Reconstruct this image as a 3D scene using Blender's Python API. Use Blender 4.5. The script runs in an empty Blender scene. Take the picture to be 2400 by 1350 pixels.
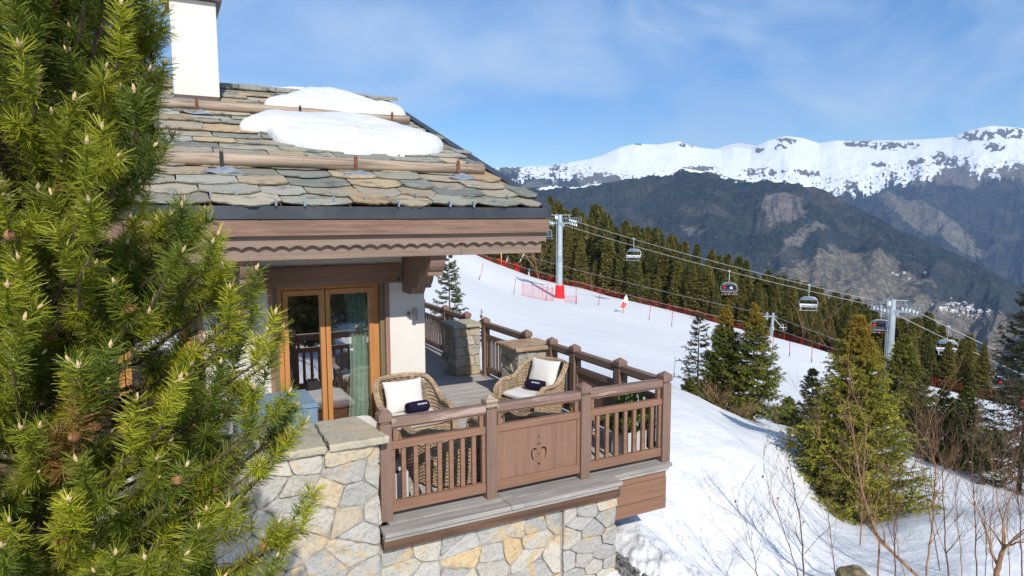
import bpy, math, random
import numpy as np
from mathutils import Vector, Matrix, noise
from mathutils.bvhtree import BVHTree

random.seed(7)
RNG = np.random.default_rng(7)
scene = bpy.context.scene
HAZE = 5e-5
COL = scene.collection
PI = math.pi
R = math.radians

# ------------------------------------------------------------------ camera model (used to survey the place)
FPX, PITCH, YAW, ROLL, CAMZ = 1566.5, 0.10335, 0.47808, -0.0027, 3.05
_sy, _cy, _sp, _cp = math.sin(YAW), math.cos(YAW), math.sin(PITCH), math.cos(PITCH)
CF = Vector((_sy*_cp, _cy*_cp, -_sp)); CR = Vector((_cy, -_sy, 0)); CU = CR.cross(CF)
CR, CU = math.cos(ROLL)*CR + math.sin(ROLL)*CU, -math.sin(ROLL)*CR + math.cos(ROLL)*CU
CAM = Vector((0, 0, CAMZ))
def ray(x, y): return CF + CR*((x-1200)/FPX) + CU*((675-y)/FPX)
def od(x, y, D):                    # survey point at horizontal distance D in front of the viewpoint
    d = ray(x, y); return CAM + d*(D/(d.x*_sy+d.y*_cy))

# ------------------------------------------------------------------ object helpers
def link(o): COL.objects.link(o); return o
def tag(o, label=None, cat=None, group=None, kind=None):
    if label: o['label'] = label
    if cat: o['category'] = cat
    if group: o['group'] = group
    if kind: o['kind'] = kind
    return o
def thing(name, loc, label, cat, group=None, rz=0.0):
    o = link(bpy.data.objects.new(name, None)); o.empty_display_size = .2
    o.location = loc; o.rotation_euler = (0, 0, rz)
    return tag(o, label, cat, group)
def wloc(o):
    p = Vector((0, 0, 0))
    while o is not None: p += o.location; o = o.parent
    return p
def mobj(name, me, parent=None):
    o = link(bpy.data.objects.new(name, me))
    if parent is not None: o.parent = parent
    return o
KIDS = {}
def copy_tree(o, parent=None):
    c = o.copy(); COL.objects.link(c)
    if parent is not None: c.parent = parent
    for ch in o.children: copy_tree(ch, c)
    return c

class MB:
    def __init__(s): s.v = []; s.f = []; s.m = []; s.c = []; s.mi = 0; s.col = (1, 1, 1)
    def face(s, idx, col=None):
        s.f.append(idx); s.m.append(s.mi); s.c.append(col or s.col)
    def poly(s, pts, col=None):
        b = len(s.v); s.v += [tuple(p) for p in pts]; s.face(list(range(b, b+len(pts))), col)
    def box(s, x0, x1, y0, y1, z0, z1, col=None):
        b = len(s.v)
        s.v += [(x0,y0,z0),(x1,y0,z0),(x1,y1,z0),(x0,y1,z0),(x0,y0,z1),(x1,y0,z1),(x1,y1,z1),(x0,y1,z1)]
        for q in ((0,3,2,1),(4,5,6,7),(0,1,5,4),(1,2,6,5),(2,3,7,6),(3,0,4,7)): s.face([b+i for i in q], col)
        return s
    def obox(s, c, ax, ay, az, col=None):
        c, ax, ay, az = Vector(c), Vector(ax), Vector(ay), Vector(az); b = len(s.v)
        for k in (-1, 1):
            for i, j in ((-1,-1),(1,-1),(1,1),(-1,1)): s.v.append(tuple(c+ax*i+ay*j+az*k))
        for q in ((0,3,2,1),(4,5,6,7),(0,1,5,4),(1,2,6,5),(2,3,7,6),(3,0,4,7)): s.face([b+i for i in q], col)
        return s
    def bar(s, p, q, w, h, col=None):
        p, q = Vector(p), Vector(q); d = (q-p); up = Vector((0,0,1))
        a = d.normalized(); side = a.cross(up)
        if side.length < 1e-4: side = Vector((1,0,0))
        side.normalize(); u = side.cross(a)
        return s.obox((p+q)/2, d/2, side*w/2, u*h/2, col)
    def prism(s, ring, off, col=None, side_col=None):
        off = Vector(off); n = len(ring); b = len(s.v)
        s.v += [tuple(p) for p in ring] + [tuple(Vector(p)+off) for p in ring]
        s.face([b+i for i in range(n)][::-1], col); s.face([b+n+i for i in range(n)], col)
        for i in range(n):
            j = (i+1) % n; s.face([b+i, b+j, b+n+j, b+n+i], side_col or col)
        return s
    def tube(s, pts, r, n=6, col=None, cap=True):
        P = [Vector(p) for p in pts]; k = len(P); rr = r if isinstance(r, (list, tuple)) else [r]*k
        b = len(s.v); prev = None
        for i in range(k):
            t = (P[min(i+1, k-1)] - P[max(i-1, 0)])
            if t.length < 1e-9: t = Vector((0,0,1))
            t.normalize()
            if prev is None:
                a = Vector((0,0,1)) if abs(t.z) < .9 else Vector((1,0,0)); u = t.cross(a).normalized()
            else:
                u = prev - t*prev.dot(t)
                u = u.normalized() if u.length > 1e-6 else t.orthogonal().normalized()
            prev = u; w = t.cross(u)
            for j in range(n):
                a = 2*PI*j/n; s.v.append(tuple(P[i] + (u*math.cos(a)+w*math.sin(a))*rr[i]))
        for i in range(k-1):
            for j in range(n):
                jj = (j+1) % n; s.face([b+i*n+j, b+i*n+jj, b+(i+1)*n+jj, b+(i+1)*n+j], col)
        if cap and n > 2:
            s.face([b+j for j in range(n)][::-1], col); s.face([b+(k-1)*n+j for j in range(n)], col)
        return s
    def lathe(s, prof, c=(0,0,0), n=16, col=None):
        c = Vector(c); b = len(s.v); k = len(prof)
        for (r, z) in prof:
            for j in range(n):
                a = 2*PI*j/n; s.v.append((c.x+r*math.cos(a), c.y+r*math.sin(a), c.z+z))
        for i in range(k-1):
            for j in range(n):
                jj = (j+1) % n; s.face([b+i*n+j, b+i*n+jj, b+(i+1)*n+jj, b+(i+1)*n+j], col)
        s.face([b+j for j in range(n)][::-1], col); s.face([b+(k-1)*n+j for j in range(n)], col)
        return s
    def mesh(s, name, mats, shift=None, smooth=False, color=False):
        me = bpy.data.meshes.new(name)
        v = s.v if shift is None else [(x-shift[0], y-shift[1], z-shift[2]) for x, y, z in s.v]
        me.from_pydata(v, [], s.f)
        for m in (mats if isinstance(mats, (list, tuple)) else [mats]): me.materials.append(m)
        if any(s.m): me.polygons.foreach_set('material_index', s.m)
        if color:
            a = me.attributes.new('Col', 'FLOAT_COLOR', 'FACE')
            a.data.foreach_set('color', np.array([(c[0], c[1], c[2], 1) for c in s.c], dtype=np.float32).ravel())
        if smooth: me.polygons.foreach_set('use_smooth', [True]*len(s.f))
        me.update(); return me
    def build(s, name, mats, parent=None, smooth=False, color=False, bevel=0, sub=0):
        me = s.mesh(name, mats, wloc(parent) if parent is not None else None, smooth, color)
        o = mobj(name, me, parent)
        if bevel:
            m = o.modifiers.new('bevel', 'BEVEL'); m.width = bevel; m.segments = 2; m.limit_method = 'ANGLE'; m.angle_limit = R(40)
        if sub:
            m = o.modifiers.new('sub', 'SUBSURF'); m.levels = sub; m.render_levels = sub
        return o

def np_mesh(name, v, f, mats, cols=None, smooth=False, mi=None):
    v = np.asarray(v, dtype=np.float32); f = np.asarray(f, dtype=np.int32); k = f.shape[1]
    me = bpy.data.meshes.new(name)
    me.vertices.add(len(v)); me.vertices.foreach_set('co', v.ravel())
    me.loops.add(f.size); me.loops.foreach_set('vertex_index', f.ravel())
    me.polygons.add(len(f)); me.polygons.foreach_set('loop_start', np.arange(0, f.size, k, dtype=np.int32))
    me.polygons.foreach_set('loop_total', np.full(len(f), k, dtype=np.int32))
    for m in (mats if isinstance(mats, (list, tuple)) else [mats]): me.materials.append(m)
    if mi is not None: me.polygons.foreach_set('material_index', np.asarray(mi, dtype=np.int32))
    if smooth: me.polygons.foreach_set('use_smooth', np.ones(len(f), dtype=bool))
    if cols is not None:
        cols = np.asarray(cols, dtype=np.float32); dom = 'POINT' if len(cols) == len(v) else 'FACE'
        if cols.shape[1] == 3: cols = np.hstack([cols, np.ones((len(cols), 1), np.float32)])
        a = me.attributes.new('Col', 'FLOAT_COLOR', dom); a.data.foreach_set('color', cols.ravel())
    me.update(calc_edges=True); me.validate(); return me

def curve_mesh(name, loops, depth, mats, frame):
    """flat outline with holes -> solid board. loops: lists of (u,v); frame(u,v,w)->world, w in 0..depth"""
    cu = bpy.data.curves.new(name, 'CURVE'); cu.dimensions = '2D'; cu.fill_mode = 'BOTH'; cu.extrude = depth/2
    for lp in loops:
        sp = cu.splines.new('POLY'); sp.points.add(len(lp)-1); sp.use_cyclic_u = True
        for p, (u, v) in zip(sp.points, lp): p.co = (u, v, 0, 1)
    o = bpy.data.objects.new(name, cu); COL.objects.link(o)
    dg = bpy.context.evaluated_depsgraph_get(); me = bpy.data.meshes.new_from_object(o.evaluated_get(dg))
    bpy.data.objects.remove(o); bpy.data.curves.remove(cu)
    for vt in me.vertices: vt.co = frame(vt.co.x, vt.co.y, vt.co.z+depth/2)
    me.materials.clear()
    for m in (mats if isinstance(mats, (list, tuple)) else [mats]): me.materials.append(m)
    me.name = name; me.update(); return me
def text_mesh(name, txt, size, mat, depth=.001):
    cu = bpy.data.curves.new(name, 'FONT'); cu.body = txt; cu.size = size; cu.extrude = depth; cu.align_x = 'CENTER'; cu.align_y = 'CENTER'
    o = bpy.data.objects.new(name, cu); COL.objects.link(o)
    dg = bpy.context.evaluated_depsgraph_get(); me = bpy.data.meshes.new_from_object(o.evaluated_get(dg))
    bpy.data.objects.remove(o); bpy.data.curves.remove(cu); me.materials.clear(); me.materials.append(mat); return me
def skin_mesh(name, verts, edges, radii, sub=1):
    me = bpy.data.meshes.new(name); me.from_pydata(verts, edges, []); o = bpy.data.objects.new(name, me); COL.objects.link(o)
    o.modifiers.new('skin', 'SKIN'); m = o.modifiers.new('s', 'SUBSURF'); m.levels = sub; m.render_levels = sub
    for i, r in enumerate(radii): me.skin_vertices[0].data[i].radius = (r, r) if not isinstance(r, tuple) else r
    me.skin_vertices[0].data[0].use_root = True
    dg = bpy.context.evaluated_depsgraph_get(); out = bpy.data.meshes.new_from_object(o.evaluated_get(dg))
    bpy.data.objects.remove(o); out.name = name; return out

# ------------------------------------------------------------------ materials
class G:
    def __init__(s, name, rough=.7, spec=.25, metal=0.0):
        s.mat = bpy.data.materials.new(name); s.mat.use_nodes = True; s.nt = s.mat.node_tree
        s.b = s.nt.nodes['Principled BSDF']; s.b.inputs['Roughness'].default_value = rough
        s.b.inputs['Specular IOR Level'].default_value = spec; s.b.inputs['Metallic'].default_value = metal; s._co = None
    def put(s, sock, v):
        if isinstance(v, bpy.types.NodeSocket): s.nt.links.new(v, sock)
        elif isinstance(v, (tuple, list)) and len(v) == 3 and sock.type == 'RGBA': sock.default_value = (*v, 1)
        else: sock.default_value = v
    def n(s, typ, ins=None, **pr):
        nd = s.nt.nodes.new(typ)
        for k, v in pr.items(): setattr(nd, k, v)
        for k, v in (ins or {}).items(): s.put(nd.inputs[k], v)
        return nd
    @property
    def co(s):
        if s._co is None: s._co = s.n('ShaderNodeTexCoord').outputs['Object']
        return s._co
    def wpos(s): return s.n('ShaderNodeNewGeometry').outputs['Position']
    def map(s, scale, vec=None, rot=(0,0,0)):
        return s.n('ShaderNodeMapping', {'Vector': vec or s.co, 'Scale': scale, 'Rotation': rot}).outputs[0]
    def noise(s, scale=5, detail=4, rough=.55, vec=None, dist=0.0):
        return s.n('ShaderNodeTexNoise', {'Scale': scale, 'Detail': detail, 'Roughness': rough, 'Distortion': dist, 'Vector': vec or s.co}).outputs[0]
    def ramp(s, fac, stops):
        nd = s.n('ShaderNodeValToRGB', {'Fac': fac}); e = nd.color_ramp.elements
        while len(e) < len(stops): e.new(.5)
        for el, (p, c) in zip(e, stops):
            el.position = p; el.color = (*c, 1) if isinstance(c, (tuple, list)) else (c, c, c, 1)
        return nd.outputs[0]
    def mix(s, fac, a, b, blend='MIX'):
        nd = s.n('ShaderNodeMix', data_type='RGBA', blend_type=blend)
        s.put(nd.inputs[0], fac); s.put(nd.inputs[6], a); s.put(nd.inputs[7], b); return nd.outputs[2]
    def math(s, op, a, b=0.0, clamp=False):
        nd = s.n('ShaderNodeMath', operation=op, use_clamp=clamp); s.put(nd.inputs[0], a); s.put(nd.inputs[1], b); return nd.outputs[0]
    def attr(s, name='Col'): return s.n('ShaderNodeAttribute', attribute_name=name).outputs['Color']
    def color(s, v): s.put(s.b.inputs['Base Color'], v); return s
    def bump(s, h, strength=.3, dist=.01):
        s.put(s.b.inputs['Normal'], s.n('ShaderNodeBump', {'Height': h, 'Strength': strength, 'Distance': dist}).outputs[0]); return s

def flat(name, c, rough=.6, spec=.3, metal=0.0, var=.12, scale=8, bump=0):
    g = G(name, rough, spec, metal); nz = g.noise(scale, 3)
    d = tuple(x*(1-var) for x in c); l = tuple(min(1, x*(1+var)) for x in c)
    g.color(g.ramp(nz, [(.3, d), (.7, l)]))
    if bump: g.bump(g.noise(scale*8, 3), bump, .003)
    return g.mat
def wood(name, c, axis='x', rough=.65, contrast=.28, scale=1.0, wear=None):
    contrast *= 1.25
    g = G(name, rough, .25)
    st = {'x': (1.2, 26, 26), 'y': (26, 1.2, 26), 'z': (26, 26, 1.2)}[axis]
    gv = g.map(tuple(x*scale for x in st)); gr = g.noise(1.0, 6, .6, gv, .6)
    big = g.noise(.8, 3)
    c1 = tuple(x*(1-contrast) for x in c); c2 = tuple(x*(1+contrast*.7) for x in c)
    col = g.ramp(gr, [(.28, c1), (.5, c), (.74, c2)])
    col = g.mix(g.ramp(big, [(.35, .0), (.7, .35)]), col, tuple(x*.72 for x in c))
    if wear:
        w = g.ramp(g.noise(2.3, 5, .65, g.map({'x':(.8,5,5),'y':(5,.8,5),'z':(5,5,.8)}[axis])), [(.54, 0.), (.62, 1.)])
        col = g.mix(g.math('MULTIPLY', w, .55), col, wear)
    g.color(col); g.bump(gr, .35, .004); return g.mat

MT = {}
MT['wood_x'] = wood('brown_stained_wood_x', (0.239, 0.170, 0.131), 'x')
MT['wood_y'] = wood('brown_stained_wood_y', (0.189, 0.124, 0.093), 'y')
MT['wood_z'] = wood('brown_stained_wood_z', (0.280, 0.160, 0.113), 'z')
MT['wood_red'] = wood('brown_painted_wood', (0.223, 0.121, 0.078), 'x', contrast=.22)
MT['wood_worn'] = wood('worn_handrail_wood', (0.201, 0.129, 0.103), 'x', wear=(.46, .36, .30))
MT['wood_post'] = wood('post_wood', (0.196, 0.125, 0.096), 'z', contrast=.22)
MT['fascia_top'] = wood('fascia_top_wood', (0.207, 0.127, 0.091), 'x', contrast=.42, wear=(.16, .09, .065))
MT['corbel'] = wood('corbel_wood', (0.223, 0.146, 0.105), 'y', contrast=.2)
MT['dark_wood'] = wood('dark_lintel_wood', (0.234, 0.135, 0.091), 'x', contrast=.22)
MT['log'] = wood('weathered_log', (.335, .255, .19), 'x', contrast=.7, scale=.6)
MT['deck'] = wood('grey_deck_boards', (.40, .372, .345), 'x', contrast=.38, rough=.75, wear=(.2, .185, .165))
MT['board'] = wood('grey_coping_board', (0.292, 0.269, 0.246), 'x', contrast=.3, rough=.75, wear=(.40, .38, .35))
MT['door_wood'] = wood('orange_door_wood', (.46, .205, .070), 'z', contrast=.16, rough=.45)
MT['olive'] = flat('olive_track', (.16, .13, .075), .5)
MT['panel'] = wood('brown_panel_boards', (0.215, 0.121, 0.081), 'z', contrast=.2)
MT['stain'] = wood('stained_strip', (0.105, 0.058, 0.037), 'x', contrast=.5)

def stucco():
    g = G('cream_render', .9, .1); n1 = g.noise(1.1, 4); n2 = g.noise(.35, 5, .6, g.map((3, 3, .5)))
    col = g.ramp(n1, [(.3, (.60, .555, .505)), (.75, (.66, .615, .565))])
    col = g.mix(g.ramp(n2, [(.55, 0.), (.8, .22)]), col, (.55, .44, .36))
    g.color(col); g.bump(g.noise(60, 4), .25, .004); return g.mat
MT['stucco'] = stucco()

def stone(name, bump=.6, scale=1.0):
    g = G(name, .85, .2); a = g.mix(1.0, g.attr(), (.96, .92, .85), 'MULTIPLY')
    n1 = g.noise(7*scale, 6, .7); n2 = g.noise(2.6*scale, 6, .7, None, 1.0); n3 = g.noise(26*scale, 5, .6)
    col = g.mix(g.ramp(n1, [(.28, .0), (.75, .75)]), a, g.mix(.45, a, (.55, .54, .52)))
    col = g.mix(g.ramp(n2, [(.53, 0.), (.64, .8)]), col, (.53, .38, .19))
    col = g.mix(g.ramp(n3, [(.34, .45), (.5, 0.)]), col, g.mix(.6, a, (.10, .10, .10)))
    g.color(col); h = g.math('ADD', g.math('MULTIPLY', n1, 1.0), g.math('MULTIPLY', n3, .35))
    g.bump(g.math('ADD', h, g.math('MULTIPLY', g.noise(3.5, 3, .5), 1.2)), bump, .045); return g.mat
MT['stone'] = stone('rubble_stone', 1.0)
def slate():
    g = G('roof_slate', .72, .35); a = g.mix(1.0, g.attr(), (1.04, .945, .86), 'MULTIPLY')
    v = g.map((1.2, 5, 5)); n1 = g.noise(2.2, 6, .65, v, .4); n2 = g.noise(9, 5, .65); n3 = g.noise(3.1, 6, .7)
    col = g.mix(g.ramp(n1, [(.3, 0.), (.72, .65)]), a, g.mix(.5, a, (.50, .50, .46)))
    col = g.mix(g.ramp(n3, [(.54, 0.), (.64, .7)]), col, (.10, .105, .085))
    col = g.mix(g.ramp(n2, [(.60, 0.), (.70, .55)]), col, (.45, .36, .22))
    g.color(col); g.bump(g.math('ADD', n1, g.math('MULTIPLY', n2, .8)), 1.0, .03); return g.mat
MT['slate'] = slate()
MT['mortar'] = flat('mortar', (.29, .275, .245), .95, .1, var=.25, scale=14, bump=.4)
def coping(nm='sandstone_slab', st=[(.25, (.21, .20, .16)), (.45, (.38, .34, .26)), (.62, (.44, .37, .25)), (.8, (.48, .35, .18))]):
    g = G(nm, .85, .2); n1 = g.noise(2.5, 6, .65); n2 = g.noise(7, 5, .65, None, .5); n3 = g.noise(30, 4)
    col = g.ramp(n1, st)
    col = g.mix(g.ramp(n2, [(.56, 0.), (.7, .5)]), col, (.50, .47, .42))
    col = g.mix(g.ramp(n3, [(.3, .4), (.45, 0.)]), col, (.13, .12, .09))
    g.color(col); g.bump(g.math('ADD', n1, g.math('MULTIPLY', n3, .4)), .5, .02); return g.mat
MT['coping'] = coping(); MT['coping_rust'] = coping('rust_sandstone', [(.25, (.20, .13, .085)), (.45, (.34, .22, .14)), (.62, (.40, .30, .20)), (.8, (.44, .26, .14))])
MT['zinc'] = flat('dark_zinc', (.055, .062, .072), .42, .5, .35, var=.25, scale=3)
MT['lead'] = flat('zinc_flashing', (.30, .34, .39), .5, .5, .4, var=.25, scale=9)
MT['iron'] = flat('black_iron', (.02, .019, .02), .5, .4, .3)
MT['rust'] = flat('rusty_iron', (.16, .065, .03), .8, .3, .2, var=.5, scale=30)
MT['steel'] = flat('brushed_steel', (.22, .2, .185), .35, .5, .8)
MT['flash_brown'] = flat('brown_flashing', (.085, .055, .05), .5, .4, .2)
def glass():
    g = G('window_glass'); nt = g.nt; nt.nodes.remove(g.b)
    fr = g.n('ShaderNodeFresnel', {'IOR': 1.42}).outputs[0]
    gl = g.n('ShaderNodeBsdfGlossy', {'Roughness': .0, 'Color': (.95, .97, 1)}).outputs[0]
    tr = g.n('ShaderNodeBsdfTransparent', {'Color': (.92, .95, .94)}).outputs[0]
    mx = g.n('ShaderNodeMixShader'); g.put(mx.inputs[0], g.math('MULTIPLY_ADD', fr, 1.0)); 
    nt.links.new(tr, mx.inputs[1]); nt.links.new(gl, mx.inputs[2])
    nt.links.new(mx.outputs[0], nt.nodes['Material Output'].inputs[0]); return g.mat
MT['glass'] = glass()
def cloth(name, c, fold=False, rough=.9, transl=0.0):
    g = G(name, rough, .1); n1 = g.noise(3, 4); n2 = g.noise(140, 2)
    g.color(g.ramp(n1, [(.3, tuple(x*.93 for x in c)), (.7, c)])); g.bump(g.math('ADD', g.math('MULTIPLY', n1, 1.0), g.math('MULTIPLY', n2, .05)), .25, .03)
    return g.mat
MT['cushion'] = cloth('ivory_canvas', (.66, .64, .61))
MT['curtain'] = cloth('green_linen', (.66, .86, .74))
MT['towel'] = cloth('navy_terry', (.014, .010, .028))
MT['blue_cover'] = cloth('blue_grey_cover', (.17, .25, .33))
MT['white_print'] = flat('white_embroidery', (.85, .85, .88), .7)
MT['rug'] = flat('red_rug', (.28, .06, .04), .95, .1, var=.5, scale=14)
MT['room'] = flat('room_plaster', (.22, .17, .13), .9)
MT['parquet'] = wood('parquet', (0.211, 0.105, 0.053), 'x')
def wicker():
    g = G('woven_rattan', .6, .3); n1 = g.noise(18, 4); n2 = g.noise(3, 3)
    col = g.ramp(n1, [(.25, (.17, .115, .07)), (.5, (.37, .27, .175)), (.75, (.50, .39, .27))])
    g.color(g.mix(g.math('MULTIPLY', n2, .4), col, (.24, .155, .085))); g.bump(g.noise(160, 3), .3, .003); return g.mat
MT['wicker'] = wicker()

def snow(name, base=.735):
    g = G(name, .55, .25); w = g.wpos()
    n1 = g.noise(1.3, 6, .62, w); n2 = g.noise(14, 4, .6, w)
    n3 = g.noise(.5, 4, .6, g.map((.25, 1.6, 1), w, (0, 0, -YAW-.35)))
    dirt = g.ramp(g.noise(.45, 5, .65, w), [(.60, 0.), (.78, .22)])
    col = g.mix(g.ramp(n3, [(.42, 0.), (.66, .5)]), (base*1.01, base, base*.99), (base*.88, base*.895, base*.92)); col = g.mix(dirt, col, (.60, .565, .51)); g.color(col)
    h = g.math('ADD', g.math('MULTIPLY', n1, .6), g.math('ADD', g.math('MULTIPLY', n2, .12), g.math('MULTIPLY', n3, .5)))
    g.bump(h, .7, .16); return g.mat
MT['snow'] = snow('snow'); MT['old_snow'] = snow('old_roof_snow', .645)
def foliage(name, trans=.25, rough=.55):
    g = G(name, rough, .3); a = g.mix(1.0, g.attr(), (1.22, 1.22, 1.22), 'MULTIPLY'); g.color(a); nt = g.nt
    t = g.n('ShaderNodeBsdfTranslucent', {'Color': g.mix(1.0, a, (1.1, 1.25, .5), 'MULTIPLY')}).outputs[0]
    mx = g.n('ShaderNodeMixShader', {'Fac': trans}); out = nt.nodes['Material Output']
    nt.links.new(g.b.outputs[0], mx.inputs[1]); nt.links.new(t, mx.inputs[2]); nt.links.new(mx.outputs[0], out.inputs[0]); return g.mat
MT['needles'] = foliage('pine_needles', .20, .42)
MT['spruce'] = foliage('spruce_needles', .18, .6)
MT['bark'] = flat('grey_brown_bark', (.12, .085, .06), .95, .1, var=.45, scale=22, bump=.6)
MT['twig'] = flat('red_brown_twig', (.13, .07, .045), .8, .2, var=.4, scale=6)
MT['birch'] = flat('orange_birch_bark', (.24, .135, .07), .75, .25, var=.4, scale=9)
MT['cone'] = flat('pine_cone', (.27, .14, .06), .8, .2, var=.4, scale=60)
MT['bud'] = flat('pale_bud', (.55, .40, .22), .7, .2, var=.3, scale=60)
MT['lift'] = flat('lift_grey_paint', (.30, .35, .39), .45, .4, .2, var=.1, scale=2)
MT['lift_light'] = flat('galvanised_steel', (.40, .45, .48), .4, .5, .3, var=.12, scale=2)
MT['lift_dark'] = flat('dark_steel', (.06, .065, .07), .5, .4, .2)
MT['sheave'] = flat('pale_sheave', (.72, .74, .74), .5, .3)
MT['red_pad'] = flat('red_padding', (.75, .012, .018), .5, .35, var=.15)
MT['red_net'] = flat('red_netting', (.45, .02, .045), .7, .2)
MT['red_pole'] = flat('red_slalom_pole', (.42, .015, .05), .5, .3)
MT['white_paint'] = flat('white_paint', (.80, .80, .80), .5, .3)
MT['yellow_paint'] = flat('yellow_paint', (.70, .52, .14), .5, .3)
MT['flag_red'] = flat('red_flag_cloth', (.62, .05, .03), .8, .1)
MT['gravel'] = flat('grey_gravel', (.28, .27, .26), .9, .2, var=.5, scale=30)
MT['rock'] = flat('lichen_rock', (.19, .15, .085), .9, .2, var=.5, scale=5, bump=.6)
MT['planter'] = wood('grey_planter_boards', (0.491, 0.480, 0.468), 'z', contrast=.2)
MT['skin'] = flat('skin', (.55, .33, .24), .6)
def jacket(name, c): return flat(name, c, .7, .2, var=.1)
MT['cable'] = flat('steel_cable', (.46, .46, .43), .5, .4, .3)
MT['leaf_dry'] = flat('dry_leaf', (.09, .02, .018), .7)
# ------------------------------------------------------------------ snow ground (one sheet to beyond the wood)
CTRL = []                                       # (azimuth from the view axis, log radius, slope)
def gadd(p):
    r = math.hypot(p.x, p.y); az = math.atan2(p.x, p.y) - YAW
    CTRL.append((az, math.log(r), (p.z-CAMZ)/r))
for x, y, D in [(1085,600,165),(1180,625,150),(1250,650,142),(1360,676,132),(1500,712,122),(1640,748,112),(1800,792,102),
                (1960,838,90),(2100,884,76),(2280,932,66),(2420,968,60),
                (1310,699,112),(1310,708,100),(1310,760,60),(1310,850,25),(1120,655,105),(1130,700,60),(1050,760,34),
                (1450,733,92),(1450,800,50),(1450,870,28),(1600,772,84),(1600,850,45),(1600,903,28),
                (1750,808,78),(1750,850,58),(1760,915,36),(1765,975,23.5),(1690,960,22),(1640,930,21),(1900,850,70),(1900,910,45),(1900,985,25),
                (2050,900,64),(2050,960,40),(2200,912,71),(2200,960,50),(2200,1035,31),(2370,1055,29),(2300,1075,26),
                # bank in front
                (1570,932,14.3),(1620,945,15.2),(1680,981,15.4),(1760,1006,15.6),(1850,1022,15.6),(1890,1055,14.6),(1872,1132,12.6),
                (1900,1180,11.8),(1960,1243,10.9),(2050,1264,10.6),(2130,1240,10.9),(2230,1218,11.3),(2330,1215,11.5),(2420,1215,11.6),
                (1600,1050,11.3),(1700,1100,10.8),(1800,1120,11.2),(1600,1180,9.6),(1750,1230,9.4),(1500,1225,8.7),(1560,1300,8.3),(1520,1380,7.5),
                (1700,1345,8.4),(1900,1330,8.9),(2050,1340,8.9),(2200,1330,9.0),(2400,1330,9.2),(2000,1450,7.4),(1700,1450,7.2),(2300,1450,7.4),
                # hollow with the big spruce, ledge on the right
                (2200,1185,14.6),(2300,1200,14.2),(2400,1190,15),(2200,1116,18.6),(2300,1140,18.3),(2410,1168,18),(2120,1115,17.5)]:
    gadd(od(x, y, D))
def zpt(x, D, z):
    p = od(x, 675, D); p.z = z; gadd(p)
for x, D, z in [(2040,12.9,-3.0),(1960,13.4,-2.8),(2130,13.2,-2.95),(1990,15.5,-3.7),(2090,15.5,-3.9),(1930,17.5,-3.4),
                (1100,9,-1.3),(1250,9,-1.2),(1400,9.2,-1.05),(1150,13,-1.3),(1300,12,-1.15),(1000,11,-1.3),(1200,18,-1.5),(1100,22,-1.3),(800,10,-1.6),(500,9,-1.9),(200,9,-2.2),(900,5,-2.4),(300,5,-2.7),(1450,6,-1.9),(1900,5.5,-2.2),(2300,5.5,-2.4),(1200,4.3,-2.7),(2000,4,-2.7),
                (600,30,1.0),(800,60,2),(1000,120,1.5),(400,120,4),(0,20,-1),(0,80,2),(1000,180,2),
                (1250,165,-13),(1500,145,-19),(1800,122,-23),(2100,95,-24),(2400,78,-25),
                (1250,230,-40),(1800,200,-60),(2400,150,-62),(1250,420,-125),(1900,400,-135),(2500,350,-130),(900,230,-10),(700,420,-40),(900,420,-90),
                (600,1000,-230),(1250,1000,-300),(2000,1000,-320),(2600,1000,-330)]:
    zpt(x, D, z)
_A = np.array(CTRL); _SC = np.array([2.2, 1.0]); _X = _A[:, :2]*_SC
def _phi(d2): return np.where(d2 > 1e-12, d2*np.log(np.maximum(d2, 1e-12))*.5, 0)
_K = _phi(((_X[:, None]-_X[None])**2).sum(-1)) + np.eye(len(_X))*2e-4
_Pm = np.hstack([np.ones((len(_X), 1)), _X]); _M = np.block([[_K, _Pm], [_Pm.T, np.zeros((3, 3))]])
_W = np.linalg.solve(_M, np.concatenate([_A[:, 2], np.zeros(3)]))
def gslope(az, lr):
    q = np.stack([az, lr], -1)*_SC; out = np.empty(len(q))
    for i in range(0, len(q), 20000):
        k = q[i:i+20000]; d2 = ((k[:, None]-_X[None])**2).sum(-1)
        out[i:i+20000] = _phi(d2) @ _W[:-3] + _W[-3] + k @ _W[-2:]
    return out
def sstep(a, b, x): t = np.clip((x-a)/(b-a), 0, 1); return t*t*(3-2*t)

# numpy gradient noise
_perm = np.random.default_rng(3).permutation(512).astype(np.int64); _perm = np.concatenate([_perm, _perm, _perm])
_gr = np.array([(math.cos(a), math.sin(a)) for a in np.linspace(0, 2*PI, 17)[:-1]])
def gn(x, y):
    xi, yi = np.floor(x).astype(np.int64), np.floor(y).astype(np.int64); xf, yf = x-xi, y-yi; xi &= 511; yi &= 511
    def g(ix, iy, dx, dy): k = _gr[_perm[_perm[ix & 511]+(iy & 511)] & 15]; return k[..., 0]*dx+k[..., 1]*dy
    u, v = xf**3*(xf*(xf*6-15)+10), yf**3*(yf*(yf*6-15)+10)
    a = g(xi, yi, xf, yf)*(1-u)+g(xi+1, yi, xf-1, yf)*u; b = g(xi, yi+1, xf, yf-1)*(1-u)+g(xi+1, yi+1, xf-1, yf-1)*u
    return (a*(1-v)+b*v)*1.45
def fbm(x, y, o=5, gain=.5):
    s = 0; a = 1; n = 0
    for i in range(o): s = s+a*gn(x*2**i+17.3*i, y*2**i-9.1*i); n += a; a *= gain
    return s/n
def ridged(x, y, o=5, gain=.5):
    s = 0; a = 1; n = 0
    for i in range(o): s = s+a*(1-np.abs(gn(x*2**i+5.7*i, y*2**i+3.3*i))*2); n += a; a *= gain
    return s/n

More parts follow.
